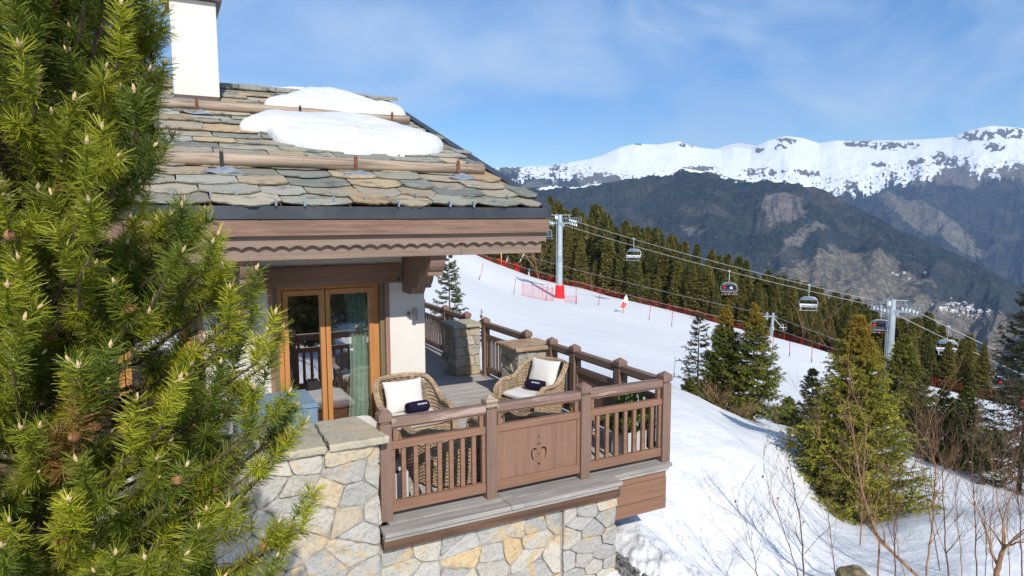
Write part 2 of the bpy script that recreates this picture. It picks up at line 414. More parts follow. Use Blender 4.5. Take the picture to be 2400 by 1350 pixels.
az = np.concatenate([np.linspace(-PI, -.80, 60)[:-1], np.linspace(-.80, -.10, 150)[:-1], np.linspace(-.10, .78, 560)[:-1], np.linspace(.78, PI, 60)])
lr = np.concatenate([np.linspace(math.log(1.2), math.log(6), 40)[:-1], np.linspace(math.log(6), math.log(20), 150)[:-1], np.linspace(math.log(20), math.log(1000), 170)])
AZ, LR = np.meshgrid(az, lr, indexing='ij')
def ground_z(AZ, LR):
    sh = AZ.shape; AZ, LR = AZ.ravel(), LR.ravel(); r = np.exp(LR)
    azc = np.clip(AZ, -.72, .80)
    z = CAMZ + r*gslope(azc, np.maximum(LR, math.log(4.0)))
    k = sstep(.72, 1.35, np.abs(AZ)); back = -3.2 - .04*np.maximum(r-10, 0)
    z = z*(1-k)+back*k
    k2 = 1-sstep(math.log(3.2), math.log(5.2), LR); z = z*(1-k2) + (-2.9)*k2
    x, y = r*np.sin(AZ+YAW), r*np.cos(AZ+YAW)
    near = 1-sstep(18, 34, r)
    z = z + near*(.05*fbm(x*.9, y*.9, 4) + .022*fbm(x*3.1, y*3.1, 3)*(1-sstep(11, 15, r)))
    lump = np.exp(-((x-5.3)**2/.9+(y-5.7)**2/.8)); z = z + lump*(.30*np.abs(fbm(x*2.4, y*2.4, 5))-.02)
    lump2 = sstep(6.8, 7.5, r)*(1-sstep(9.8, 10.8, r))*sstep(.25, .4, AZ); z = z + lump2*.085*fbm(x*2.0+9, y*2.0, 4)
    z = z + .25*fbm(x*.05, y*.05, 3)*sstep(35, 60, r)*(1-sstep(150, 200, r))
    # shovelled gap beside the stone wall: snow stands off with a steep face
    edge = 4.69 + .06*(1-sstep(5.9, 6.3, y)) + .012*np.sin(y*9) + .30*np.maximum(5.9-y, 0)*.4 + .05*fbm(x*2, y*3, 3)*.4
    tr = (1-sstep(edge-.02, edge+.05, x))*(1-sstep(6.6, 6.9, y))*sstep(4.2, 4.6, x)*sstep(5.35, 5.6, y)
    z = z + (.36+.14*fbm(x*3, y*3, 4))*np.exp(-((x-5.15)**2/.30+(y-5.7)**2/.75))*(1-tr); z = z*(1-tr) + (-1.16+.04*fbm(x*4, y*4, 3))*tr
    under = (1-sstep(5.2, 5.55, x))*sstep(-9, -8.6, x)*sstep(6.3, 6.5, y)*(1-sstep(16.5, 17, y)); z = z*(1-under) + np.minimum(z, -.55)*under
    return z.reshape(sh)
Z = ground_z(AZ, LR); RR = np.exp(LR)
GV = np.stack([RR*np.sin(AZ+YAW), RR*np.cos(AZ+YAW), Z], -1).reshape(-1, 3)
na, nr = AZ.shape
ii, jj = np.meshgrid(np.arange(na-1), np.arange(nr-1), indexing='ij'); a = (ii*nr+jj).ravel()
GF = np.stack([a, a+nr, a+nr+1, a+1], -1)[:, ::-1]
ground = mobj('snow_ground', np_mesh('snow_ground', GV, GF, MT['snow'], smooth=True)); tag(ground, 'bright snow field: bank, groomed ski piste and the ground under the wood', kind='structure')
GB = BVHTree.FromPolygons([tuple(p) for p in GV], [tuple(q) for q in GF])
def gz(x, y):
    h = GB.ray_cast(Vector((x, y, 400)), Vector((0, 0, -1))); return h[0].z if h[0] else -3.0
def gpix(x, y):                               # where the sight line through this survey pixel meets the snow
    d = ray(x, y).normalized(); h = GB.ray_cast(CAM+d*3, d); return h[0] if h[0] else od(x, y, 100)
def gxd(x, D): p = od(x, 675, D); p.z = gz(p.x, p.y); return p
def ftop(x, y, D): return od(x, y, D).z

# ------------------------------------------------------------------ far mountains
def interp(pts, x): p = np.array(pts, float); return np.interp(x, p[:, 0], p[:, 1])
RIDGE = [(-600,420),(400,415),(1000,400),(1150,394),(1200,391),(1290,388),(1380,373),(1410,365),(1450,346),(1490,336),(1540,339),(1590,331),(1640,346),(1690,351),(1720,344),(1760,348),(1800,329),(1840,319),(1880,323),(1920,336),(1960,329),(2010,331),(2060,329),(2100,329),(2150,327),(2200,324),(2230,321),(2280,303),(2320,295),(2360,297),(2400,301),(2500,285),(2700,310),(3000,330)]
CREST = [(-600,560),(900,520),(1150,470),(1230,442),(1300,437),(1358,438),(1462,422),(1514,412),(1592,393),(1670,404),(1720,421),(1830,421),(1905,433),(1950,456),(2035,500),(2113,541),(2191,573),(2295,621),(2420,690),(2500,742),(2700,820),(3000,900)]
def odv(x, y, D):
    d = np.array(CF)+((x-1200)/FPX)[..., None]*np.array(CR)+((675-y)/FPX)[..., None]*np.array(CU)
    return np.array(CAM)+d*(D/(d[..., 0]*_sy+d[..., 1]*_cy))[..., None]
def sheet(nx, nt, x0, x1, fy, fD, disp, back):
    X = np.linspace(x0, x1, nx); T = np.linspace(0, 1, nt); XX, TT = np.meshgrid(X, T, indexing='ij')
    Y = fy(XX, TT); D = fD(XX, TT); P = odv(XX, Y, D); P[..., 2] += disp(XX, TT, P, D)
    ext = P[:, -1:, :].copy(); d = ext[:, 0, :2]/np.linalg.norm(ext[:, 0, :2], axis=1, keepdims=True)
    ext[:, 0, :2] += d*back; ext[:, 0, 2] -= back*.55
    P = np.concatenate([P, ext], 1); n2 = nt+1
    a, b = np.meshgrid(np.arange(nx-1), np.arange(n2-1), indexing='ij'); k = (a*n2+b).ravel()
    return XX, Y, D, P, np.stack([k, k+n2, k+n2+1, k+1], -1)[:, ::-1]
def mountain_mat(name):
    g = G(name, .85, .1); a = g.attr(); w = g.wpos(); nt = g.nt
    sep = g.n('ShaderNodeSeparateColor', {'Color': a})       # R snow, G forest, B bare rock / pale scree
    f1 = g.noise(.03, 6, .70, w); f2 = g.noise(.011, 5, .62, w); f3 = g.noise(.0045, 5, .6, w); f4 = g.noise(.055, 3, .7, w)
    vo = g.n('ShaderNodeTexVoronoi', {'Scale': .075, 'Vector': w, 'Randomness': 1.0}).outputs['Distance']
    meadow = g.ramp(f2, [(.30, (.15, .128, .10)), (.5, (.25, .215, .155)), (.70, (.33, .285, .20))])
    meadow = g.mix(g.ramp(f4, [(.46, .75), (.60, 0.)]), meadow, (.085, .072, .066))
    rock = g.ramp(f1, [(.3, (.10, .09, .085)), (.55, (.21, .185, .165)), (.75, (.34, .30, .26))])
    wood_ = g.ramp(f1, [(.38, (.018, .029, .034)), (.50, (.042, .057, .060)), (.62, (.095, .108, .088))])
    wood_ = g.mix(g.ramp(vo, [(.15, 0.), (.62, .85)]), wood_, (.009, .013, .016))  # crown highlights painted in: colour darkens away from each tree centre
    bare = g.ramp(f4, [(.35, (.085, .070, .070)), (.65, (.20, .165, .135))])
    wood_ = g.mix(g.ramp(f3, [(.50, 0.), (.66, .5)]), wood_, bare)
    f5 = g.noise(.0018, 5, .65, w); wood_ = g.mix(g.ramp(f5, [(.42, 0.), (.62, .55)]), wood_, (.050, .062, .060))
    sn = g.ramp(f2, [(.25, (.84, .86, .90)), (.7, (.93, .94, .95))])
    def thr(ch, nz, k, soft=.10):
        v = g.math('ADD', sep.outputs[ch], g.math('MULTIPLY', g.math('SUBTRACT', nz, .5), k))
        return g.ramp(v, [(.5-soft, 0.), (.5+soft, 1.)])
    mixn = g.math('ADD', g.math('MULTIPLY', f2, .55), g.math('MULTIPLY', f1, .45))
    col = g.mix(thr(2, mixn, 2.4), meadow, rock)
    col = g.mix(thr(1, mixn, 3.0, .06), col, wood_)
    ms = thr(0, mixn, 2.6, .05); col = g.mix(ms, col, sn)
    g.color(col); g.bump(g.math('MULTIPLY', g.math('ADD', g.math('MULTIPLY', f1, .7), f2), g.math('SUBTRACT', 1.0, g.math('MULTIPLY', ms, .85))), 1.0, 34); return g.mat
MT['mountain'] = mountain_mat('mountain_cover')
def blob(X, Y, cx, cy, rx, ry, rot=0):
    c, s = math.cos(rot), math.sin(rot); dx, dy = X-cx, Y-cy
    return np.exp(-(((dx*c+dy*s)/rx)**2+((-dx*s+dy*c)/ry)**2))
def polydist(X, Y, pts):
    d = np.full(X.shape, 1e9)
    for (x0, y0), (x1, y1) in zip(pts[:-1], pts[1:]):
        L = (x1-x0)**2+(y1-y0)**2; t = np.clip(((X-x0)*(x1-x0)+(Y-y0)*(y1-y0))/L, 0, 1)
        d = np.minimum(d, np.hypot(X-x0-t*(x1-x0), Y-y0-t*(y1-y0)))
    return d

# the snow range
def r_y(X, T):
    yr = interp(RIDGE, X); ys = sum(interp(RIDGE, X+d) for d in range(-130, 131, 20))/14
    return ys + (780-ys)*(1-T)**1.15 + (yr-ys)*T**7
def r_D(X, T): return 4600 + (1900+2200*T)*T + 500*np.sin(X*.004+1)*T
def r_d(X, T, P, D):
    env = np.minimum(1, (1-T)*5)*.8+.06; lat = (X-1200)/FPX*7000
    g1 = ridged(lat/950+.25*fbm(lat/900, D/900, 3), D/3300, 5)-.45
    hi = 1-.7*sstep(.45, .85, T)
    return env*(hi*(190*g1 + 80*fbm(lat/330, D/420, 5))+13*fbm(lat/120, D/480, 4))
XX, YY, DD, P, F = sheet(1500, 420, 250, 2760, r_y, r_D, r_d, 2500)
Pn = P[:, :-1]; gx = np.gradient(Pn[..., 2], axis=0); gy = np.gradient(Pn[..., 2], axis=1)
yl = 516-(Pn[..., 2]-CAMZ)/DD*FPX              # apparent height line of each place
tl = interp([(900,440),(1180,412),(1260,428),(1340,425),(1420,445),(1500,450),(1620,450),(1720,455),(1800,455),(1880,465),(1960,462),(2050,452),(2100,432),(2170,438),(2240,420),(2300,428),(2400,425),(2700,430)], XX)
lat = (XX-1200)/FPX*7000
n_big = fbm(lat/420, DD/900, 5); n_rid = ridged(lat/260, DD/1100, 4)
snow_w = np.clip(.5 + (tl-yl)/30 + 1.0*n_big + .5*fbm(lat/110, DD/300, 4), -.6, 1.25)
rocky = np.zeros_like(XX)
for b in [(1400,422,42,16),(1390,362,14,7),(1610,340,22,7),(1500,337,16,5),(1845,331,30,9),(1830,345,20,9),(1780,352,14,9),(2010,336,40,11),(2075,342,45,12),(2130,340,35,10),(2200,370,24,20),(2290,318,60,16),(2370,312,55,14),(2330,345,40,13),(2240,395,46,30,.5),(2270,430,30,25),(1790,402,52,12),(1890,404,40,9),(1640,398,50,8),(2390,390,40,9),(2330,402,50,8),(1310,395,24,7),(2150,380,26,9),(2060,385,22,7)]:
    rocky = np.maximum(rocky, blob(XX, YY, *b))
brk = sstep(-.12, .22, ridged(lat/95, DD/300, 5)-.38+.35*fbm(lat/45, DD/110, 4))
snow_w = np.where(yl < tl+40, snow_w - rocky*(.25+1.15*brk), snow_w)
streak = fbm(lat/42, DD/420, 4)
speck = sstep(.16, .34, fbm(lat/32+7, DD/75, 4))*sstep(tl-62, tl-26, yl)
snow_w = snow_w + .9*streak*sstep(tl-60, tl-10, yl) - 1.1*speck
snow_w = snow_w - .75*sstep(.52, .80, n_rid)*sstep(tl-62, tl-8, yl)
forest = .72 + (yl-tl)/24 + .8*n_big + .5*fbm(lat/60, DD/160, 4)
forest = forest - .9*streak
meadow = np.maximum.reduce([blob(XX, YY, 2180, 528, 105, 26, .42)*1.5, blob(XX, YY, 2275, 575, 46, 12, .5)*1.2, blob(XX, YY, 2245, 405, 52, 34, .7)*1.3, blob(XX, YY, 2090, 470, 40, 16, .4)*.8, blob(XX, YY, 1400, 424, 40, 15)*1.4, blob(XX, YY, 1240, 440, 70, 12)*.7, blob(XX, YY, 1790, 404, 40, 9)])
forest = np.clip(forest, -.5, 1.35) - meadow*1.9
rock = np.clip(.12+rocky*.95+.25*n_rid*sstep(.3, .7, n_rid) - blob(XX, YY, 2180, 528, 120, 34, .42), 0, 1)
cols = np.stack([snow_w, forest, rock], -1); cols = np.concatenate([cols, cols[:, -1:]], 1).reshape(-1, 3)
rng_m = mobj('mountain_range', np_mesh('mountain_range', P.reshape(-1, 3), F, MT['mountain'], cols=np.clip(cols, -.6, 1.8), smooth=True))
tag(rng_m, 'snow capped mountain range with dark forest below the snow line', kind='structure')
# small far peak seen over the saddle
mb = MB(); pk = od(1735, 340, 12500); pw = 420
pts = [(-2.2*pw,-330),(-1.0*pw,-60),(-.35*pw,18),(0,38),(.5*pw,5),(1.3*pw,-90),(2.3*pw,-330)]
ring = [Vector((pk.x+u*_cy, pk.y-u*_sy, pk.z+h)) for u, h in pts]; mb.prism(ring, (500*_sy, 500*_cy, 0)); mb.build('distant_peak', MT['snow']).__setitem__('kind', 'structure')
# the wooded spur in front of it, running down to the valley pastures
def s_y(X, T): yc = interp(CREST, X)+5*fbm(X*.011, X*0, 4)+2.6*gn(X*.13, X*0+3)*sstep(1900, 1500, X); return yc + (np.maximum(1000, yc+90)-yc)*(1-T)**1.05
def s_D(X, T): Dc = interp([(900,4200),(1600,3900),(2000,3400),(2400,2700),(2800,2300)], X); return 900 + (Dc-900)*T**.85
def s_d(X, T, P, D):
    env = np.minimum(1, (1-T)*6)*.9+.1; lat = (X-1200)/FPX*3400
    cl = blob(X, r_y(X*0+1600, T*0)*0+s_y(X, T), 1835, 490, 100, 55)
    return env*(85*(ridged(lat/520+.2*fbm(lat/500, D/500, 3), D/1500, 5)-.45)+34*fbm(lat/150, D/190, 5)) + env*cl*40*(ridged(lat/85, D/420, 4)-.4)
XX, YY, DD, P, F = sheet(1150, 400, 250, 2760, s_y, s_D, s_d, 1200)
lat = (XX-1200)/FPX*3400; nb = fbm(lat/210, DD/420, 5); nb2 = fbm(lat/70+40, DD/120, 4)
low = interp([(900,640),(1300,640),(1600,660),(1800,640),(1900,610),(1950,575),(2010,590),(2080,625),(2160,665),(2240,700),(2320,735),(2420,780),(2700,880)], XX)
forest = .56 + (low-YY)/45 + .55*nb + .2*nb2
forest = np.clip(forest, -.4, 1.3)
forest -= 1.35*blob(XX, YY, 1835, 492, 72, 48, .15) + .9*blob(XX, YY, 1910, 548, 70, 12, -.28) + 1.1*blob(XX, YY, 1845, 585, 42, 16, -.55)
forest -= .8*blob(XX, YY, 1625, 538, 55, 26, .5) + .55*blob(XX, YY, 1330, 452, 90, 14) + .7*blob(XX, YY, 2030, 640, 95, 42)
forest += .5*blob(XX, YY, 1960, 600, 36, 9, .3)+.5*blob(XX, YY, 2170, 690, 90, 12, .5)
rock = np.clip(.1 + 1.1*blob(XX, YY, 1835, 490, 78, 50, .15) + 1.1*blob(XX, YY, 1910, 548, 78, 14, -.28) + 1.1*blob(XX, YY, 1845, 585, 48, 18, -.55)+.7*blob(XX, YY, 1625, 540, 50, 24, .5), 0, 1.1)
roads = np.minimum(polydist(XX, YY, [(2100,785),(2180,752),(2205,742),(2222,736),(2240,728),(2285,726),(2300,733)]), polydist(XX, YY, [(2120,790),(2200,772),(2245,770),(2262,762),(2284,757),(2275,765),(2240,780)]))
rd = roads < 1.9; rock = np.where(rd, 1.3, rock); forest = np.where(rd | (roads < 3), -.4, forest)
crest_y = interp(CREST, XX); snow_w = np.clip(.62-(YY-crest_y)/20+.9*nb+.9*nb2, -.5, 1.2)*sstep(1180, 1240, XX)*(1-sstep(1900, 1960, XX)) - .25*(1-sstep(1180, 1240, XX)*(1-sstep(1900, 1960, XX)))
cols = np.stack([snow_w, forest, rock], -1); cols = np.concatenate([cols, cols[:, -1:]], 1).reshape(-1, 3)
spur = mobj('wooded_hill', np_mesh('wooded_hill', P.reshape(-1, 3), F, MT['mountain'], cols=np.clip(cols, -.6, 1.8), smooth=True))
tag(spur, 'dark wooded mountain spur with a rock face, running down to brown pastures', kind='structure')
SB = BVHTree.FromPolygons([tuple(p) for p in P.reshape(-1, 3)], [tuple(q) for q in F])
def spix(x, y):
    d = ray(x, y).normalized(); h = SB.ray_cast(CAM+d*600, d); return h[0]

# village on the far hillside
def house_far(name, wall, roofc):
    mb = MB(); mb.box(-4.5, 4.5, -3.6, 3.6, -6, 5.2); w = mb.mesh('village_wall', wall)
    r = MB()
    for s in (-1, 1): r.prism([(-5.4, s*4.6, 4.6), (5.4, s*4.6, 4.6), (5.4, 0, 7.6), (-5.4, 0, 7.6)], (0, 0, .35))
    r.prism([(-4.5,-3.6,5.2),(-4.5,3.6,5.2),(-4.5,0,7.5)], (9, 0, 0)); rm = r.mesh('village_roof', roofc)
    return w, rm
VW = [flat('village_wall_pale', (.62, .58, .52), .9), flat('village_wall_tan', (.42, .34, .27), .9)]
VR = [flat('village_roof_grey', (.30, .30, .33), .8), flat('village_roof_snowy', (.70, .72, .76), .8), flat('village_roof_brown', (.16, .12, .10), .8)]
VH = [house_far('h', VW[i % 2], VR[i % 3]) for i in range(6)]
rv = random.Random(5); nH = 0
for k in range(70):
    x, y = rv.gauss(2262, 26), rv.gauss(726, 6.5)
    if k > 56: x, y = rv.gauss(2215, 14), rv.gauss(733, 4)
    y += (x-2262)*.16
    p = spix(x, y)
    if p is None: continue
    w, rm = VH[k % 6]
    t = thing('village_house', p, 'small pale gabled house in the village cluster on the far hillside', 'house', 'houses in the far village', rv.uniform(0, PI))
    t.scale = [rv.uniform(.75, 1.25)]*3; mobj('wall', w, t); mobj('roof', rm, t); nH += 1
for k, (x, y) in enumerate([(2118,641),(2102,648),(2090,640),(2130,655),(2170,642),(2338,830),(2322,905)]):
    p = spix(x, y)
    if p is None: continue
    w, rm = VH[k % 6]; t = thing('mountain_barn', p, 'lone small barn on the brown pasture of the far hillside', 'barn', 'scattered barns on the far pasture', rv.uniform(0, PI)); t.scale = [1.2]*3
    mobj('wall', w, t); mobj('roof', rm, t)
# ------------------------------------------------------------------ trees
def unit(a): return a/np.maximum(np.linalg.norm(a, axis=-1, keepdims=True), 1e-9)
def blades(rg, S0, S1, K, l, w, ang, cols, colvar=.35, tipw=.35, lvar=.25, along=(.0, 1.0), lift=0.0, size=None):
    """K thin tapered leaves set round every twig segment S0->S1"""
    n = len(S0); S0 = np.repeat(S0, K, 0); S1 = np.repeat(S1, K, 0); C = np.repeat(cols, K, 0)
    t = rg.uniform(along[0], along[1], (n*K, 1)); ax = unit(S1-S0); P = S0+(S1-S0)*t
    rnd = unit(rg.normal(size=(n*K, 3))); rad = unit(rnd-ax*(rnd*ax).sum(1, keepdims=True))
    a0, a1 = ang; th = (a0+(a1-a0)*t) * rg.uniform(.75, 1.25, (n*K, 1))
    d = unit(ax*np.cos(th)+rad*np.sin(th)+np.array([0, 0, lift])); L = l*rg.uniform(1-lvar, 1+lvar, (n*K, 1)); w = w if size is None else w*np.repeat(size, K)[:, None]; L = L if size is None else L*np.repeat(size, K)[:, None]
    rnd2 = unit(rg.normal(size=(n*K, 3))); sd = unit(np.cross(d, rnd2))*w
    V = np.stack([P-sd, P+sd, P+d*L+sd*tipw, P+d*L-sd*tipw], 1).reshape(-1, 3)
    F = np.arange(len(V)).reshape(-1, 4)
    C = C*rg.uniform(1-colvar, 1+colvar, (n*K, 1)); return V, F, C
def merge(parts):
    V, F, C, o = [], [], [], 0
    for v, f, c in parts: V.append(v); F.append(f+o); C.append(c); o += len(v)
    return np.concatenate(V), np.concatenate(F), np.concatenate(C)

def spruce_parts(seed, H, RAD, whorls, per, twigs, K, nl, nw, dark=(.030,.042,.012), light=(.125,.135,.026), bare=.06, droop=.35, sparse=0.0, top_gold=False, shape=.85, tuft=.16):
    rg = np.random.default_rng(seed); S0, S1, C, SZ = [], [], [], []; limbs = MB(); dark, light = np.array(dark), np.array(light)
    tr = .035*H**.75*.55
    limbs.tube([(0, 0, -.4), (0, 0, H*.5), (0, 0, H)], [tr, tr*.55, tr*.08], 7)
    for k in range(whorls):
        f = (k+.5)/whorls; h = H*(bare + (1-bare)*f**.92); a0 = rg.uniform(0, 2*PI)
        for b in range(per):
            if rg.random() < sparse: continue
            a = a0+2*PI*b/per+rg.uniform(-.35, .35); L = RAD*(1-f)**shape*rg.uniform(.62, 1.12)+H*.012
            hh = h+rg.uniform(-.5, .5)*H/whorls; up = (.45*(f-.35)) - droop*(1-f)*rg.uniform(.6, 1.3)
            dirh = np.array([math.cos(a), math.sin(a), 0]); m = 5
            pts = []
            for i in range(m+1):
                u = i/m; z = hh+L*(up*u + .30*u*u*(1-f*.4)-(.10*math.sin(u*PI)))
                pts.append(dirh*L*u+np.array([rg.normal(0, .02*L), rg.normal(0, .02*L), z]))
            if L > .05*H or sparse > 0: limbs.tube(pts, [max(.004, .010*L*(1-i/m*.8)) for i in range(m+1)], 4, cap=False)
            side = np.array([-dirh[1], dirh[0], 0]); bc = rg.uniform(.7, 1.25)
            for i in range(m):
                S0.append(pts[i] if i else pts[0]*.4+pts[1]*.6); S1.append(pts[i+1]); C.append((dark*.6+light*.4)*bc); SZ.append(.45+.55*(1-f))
            for q in range(twigs):
                u = .16+.82*(q+rg.random())/twigs; i = min(m-1, int(u*m)); p = pts[i]+(pts[i+1]-pts[i])*(u*m-i)
                s = 1 if q % 2 else -1; tl = L*(tuft+.30*(1-u))*rg.uniform(.6, 1.2)+.01*H
                d = dirh*rg.uniform(.45, .9)+side*s*rg.uniform(.5, 1.0)+np.array([0, 0, rg.uniform(-.42, .12)])
                d /= np.linalg.norm(d); S0.append(p); S1.append(p+d*tl)
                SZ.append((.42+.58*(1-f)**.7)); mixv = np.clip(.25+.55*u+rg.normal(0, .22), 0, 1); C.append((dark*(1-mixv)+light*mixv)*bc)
    # leader
    for i in range(5): S0.append(np.array([0, 0, H*(.87+.026*i)])); S1.append(np.array([0, 0, H*(.90+.026*i)])); C.append(light); SZ.append(.34)
    S0, S1, C = np.array(S0), np.array(S1), np.array(C)
    if top_gold:
        g = sstep(.70*H, .95*H, S1[:, 2:3]); C = C*(1-g)+np.array([.26, .175, .025])*g
    V, F, CC = blades(rg, S0, S1, K, nl, nw, (.95, .55), C, size=np.array(SZ))
    return np_mesh('spruce_crown', V, F, MT['spruce'], cols=CC), limbs.mesh('spruce_trunk', MT['bark'])
def spruce(meshes, loc, label, group=None, sc=1.0, rz=0, sz=None, name='spruce_tree'):
    t = thing(name, loc, label, 'spruce tree', group, rz); t.scale = (sc, sc, sz or sc)
    mobj('crown', meshes[0], t); mobj('trunk', meshes[1], t); return t

# --- the dense wood beyond the red net: five growth forms, every tree its own object
rf = random.Random(11)
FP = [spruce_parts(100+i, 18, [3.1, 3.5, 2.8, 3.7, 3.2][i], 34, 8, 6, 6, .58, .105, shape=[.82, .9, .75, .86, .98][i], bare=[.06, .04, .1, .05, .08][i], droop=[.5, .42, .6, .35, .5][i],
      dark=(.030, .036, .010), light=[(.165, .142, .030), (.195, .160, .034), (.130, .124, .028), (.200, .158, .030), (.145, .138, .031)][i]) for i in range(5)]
NET = [(1085,600,165),(1180,625,150),(1250,650,142),(1360,676,132),(1500,712,122),(1640,748,112),(1800,792,102),(1960,838,90),(2100,884,76),(2280,932,66),(2420,968,60),(2520,1000,56)]
netD = lambda x: float(np.interp(x, [p[0] for p in NET], [p[2] for p in NET]))
TOP = [(1080,470),(1150,470),(1240,462),(1285,450),(1330,488),(1400,470),(1440,518),(1490,505),(1550,538),(1610,560),(1680,585),(1760,600),(1820,640),(1880,645),(1930,668),(2000,690),(2060,715),(2110,740),(2190,725),(2240,790),(2290,775),(2330,850),(2360,900),(2420,930)]
topy = lambda x: float(np.interp(x, [p[0] for p in TOP], [p[1] for p in TOP]))
nF = 0
for row in range(6):
    x = 1060 + rf.uniform(0, 20)
    while x < 2345:
        D = netD(x) + 2.8 + row*5.5 + rf.uniform(-1.6, 1.8)
        p = gxd(x, D)
        if abs(x-2092) < 34 and D < 87: x += 20; continue
        yt = topy(x) + (rf.choice([6, 14, 26, 40, 8]) if row > 2 else rf.uniform(8, 95) if row else rf.uniform(30, 140))
        h = ftop(x, yt, D)-p.z
        h = max(6.0, min(h, 26)); i = rf.randrange(5); s = h/18
        w = s*rf.uniform(.92, 1.25) if h < 16 else s*rf.uniform(.85, 1.1)
        if not (row > 2 and h > 25.9): 
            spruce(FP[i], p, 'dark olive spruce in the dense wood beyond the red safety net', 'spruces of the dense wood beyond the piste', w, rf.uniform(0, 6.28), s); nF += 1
        x += rf.uniform(.75, 1.25)*(FPX/D)*((2.3 if row < 3 else 2.8) if x < 1900 else 2.1)
print('forest trees', nF)
# a bare larch and brown bushes at the wood edge
def shrub(seed, stems, H, spread, mat_, r0=.02, levels=2, name='bare_shrub'):
    rr = random.Random(seed); mb = MB()
    def grow(p, d, L, r, lev):
        n = 4; pts = [p]; rad = [r]
        for i in range(n):
            d = (d+Vector((rr.uniform(-.22, .22), rr.uniform(-.22, .22), rr.uniform(-.08, .16)))).normalized(); p = p+d*L/n; pts.append(p); rad.append(r*(1-.78*(i+1)/n))
        mb.tube(pts, rad, 4 if r < .012 else 5, cap=False)
        if lev > 0:
            for k in range(rr.randint(4, 6)):
                i = rr.randint(1, n); q = pts[i]; a = rr.uniform(0, 2*PI)
                dd = (d*.75+Vector((math.cos(a), math.sin(a), .35))*.7).normalized(); grow(q, dd, L*rr.uniform(.32, .6), rad[i]*.62+.0012, lev-1)
    for s in range(stems):
        a = rr.uniform(0, 2*PI); grow(Vector((0, 0, -.1)), Vector((math.cos(a)*spread, math.sin(a)*spread, 1)).normalized(), H*rr.uniform(.65, 1.1), r0, levels)
    return mb.mesh(name, mat_)
MT['dead'] = flat('dry_brown_twigs', (.23, .15, .075), .9, .1, var=.35, scale=2)
dm = shrub(4, 5, 7.5, .35, MT['dead'], .10, 3); dm2 = shrub(9, 4, 6.5, .25, MT['dead'], .07, 3)
for (x, D, m, s, lb) in [(1262, 141, dm, 1.1, 'leafless tan tree in front of the dark wood, beside the near chairlift pylon'), (1285, 140, dm2, .9, 'leafless brown tree just behind the near chairlift pylon'), (1388, 131, dm2, .6, 'small bare grey tree at the wood edge right of the near pylon'), (1893, 97, dm, .9, 'bare grey trunked tree among the spruces under the empty chair'), (1960, 92, dm2, .75, 'thin bare tree at the wood edge behind the big golden spruce'), (1655, 113, dm2, .6, 'low bare brown tree at the wood edge above the slim sapling')]:
    p = gxd(x, D); t = thing('bare_tree', p, lb, 'bare tree', 'bare trees at the wood edge', x); t.scale = [s]*3; mobj('branches', m, t)

# --- nearer spruces, each grown for its own place
def near_spruce(seed, x, ytop, D, RADpx, label, **kw):
    p = gxd(x, D); H = ftop(x, ytop, D)-p.z; rad = RADpx*D/FPX
    return spruce(spruce_parts(seed, H, rad, **kw), p, label, 'young spruces on the snow bank', 1.0)
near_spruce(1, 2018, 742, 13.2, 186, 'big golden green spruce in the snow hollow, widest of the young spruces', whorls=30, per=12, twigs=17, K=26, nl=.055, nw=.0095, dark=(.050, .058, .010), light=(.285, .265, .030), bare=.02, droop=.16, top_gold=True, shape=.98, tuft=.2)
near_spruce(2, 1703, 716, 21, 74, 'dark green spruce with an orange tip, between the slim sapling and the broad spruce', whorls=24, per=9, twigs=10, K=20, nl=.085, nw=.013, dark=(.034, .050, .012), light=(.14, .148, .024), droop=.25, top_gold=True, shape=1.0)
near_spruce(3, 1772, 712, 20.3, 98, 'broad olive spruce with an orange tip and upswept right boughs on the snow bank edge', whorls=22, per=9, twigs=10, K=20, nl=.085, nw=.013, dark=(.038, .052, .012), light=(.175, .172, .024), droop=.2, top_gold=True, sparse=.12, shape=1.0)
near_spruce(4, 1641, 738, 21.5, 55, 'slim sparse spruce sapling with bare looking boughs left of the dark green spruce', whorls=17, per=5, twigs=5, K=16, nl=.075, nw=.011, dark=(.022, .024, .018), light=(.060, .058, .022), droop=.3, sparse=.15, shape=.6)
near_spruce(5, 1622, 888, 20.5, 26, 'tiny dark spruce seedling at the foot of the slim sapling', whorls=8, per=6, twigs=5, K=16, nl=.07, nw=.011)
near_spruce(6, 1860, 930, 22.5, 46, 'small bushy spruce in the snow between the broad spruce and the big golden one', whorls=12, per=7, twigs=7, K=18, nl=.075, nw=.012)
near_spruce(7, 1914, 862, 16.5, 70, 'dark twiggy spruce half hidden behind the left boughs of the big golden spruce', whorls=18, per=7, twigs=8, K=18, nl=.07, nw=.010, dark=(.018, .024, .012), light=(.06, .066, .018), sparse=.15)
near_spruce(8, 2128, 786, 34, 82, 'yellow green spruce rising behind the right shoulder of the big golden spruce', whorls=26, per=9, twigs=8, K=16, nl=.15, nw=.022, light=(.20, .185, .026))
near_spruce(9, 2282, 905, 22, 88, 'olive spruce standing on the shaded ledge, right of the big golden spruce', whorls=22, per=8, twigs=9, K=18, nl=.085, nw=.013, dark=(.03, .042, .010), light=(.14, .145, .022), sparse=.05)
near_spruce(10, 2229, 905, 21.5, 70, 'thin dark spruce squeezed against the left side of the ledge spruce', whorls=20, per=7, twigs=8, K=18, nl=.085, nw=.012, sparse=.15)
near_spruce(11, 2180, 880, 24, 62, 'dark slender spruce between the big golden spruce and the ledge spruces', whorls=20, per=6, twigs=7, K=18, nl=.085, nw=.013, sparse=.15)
near_spruce(12, 2425, 655, 19, 150, 'tall drooping blackish spruce cut by the right edge of the photo', whorls=26, per=8, twigs=10, K=22, nl=.085, nw=.013, dark=(.018, .024, .012), light=(.066, .060, .022), droop=.6, sparse=.1)
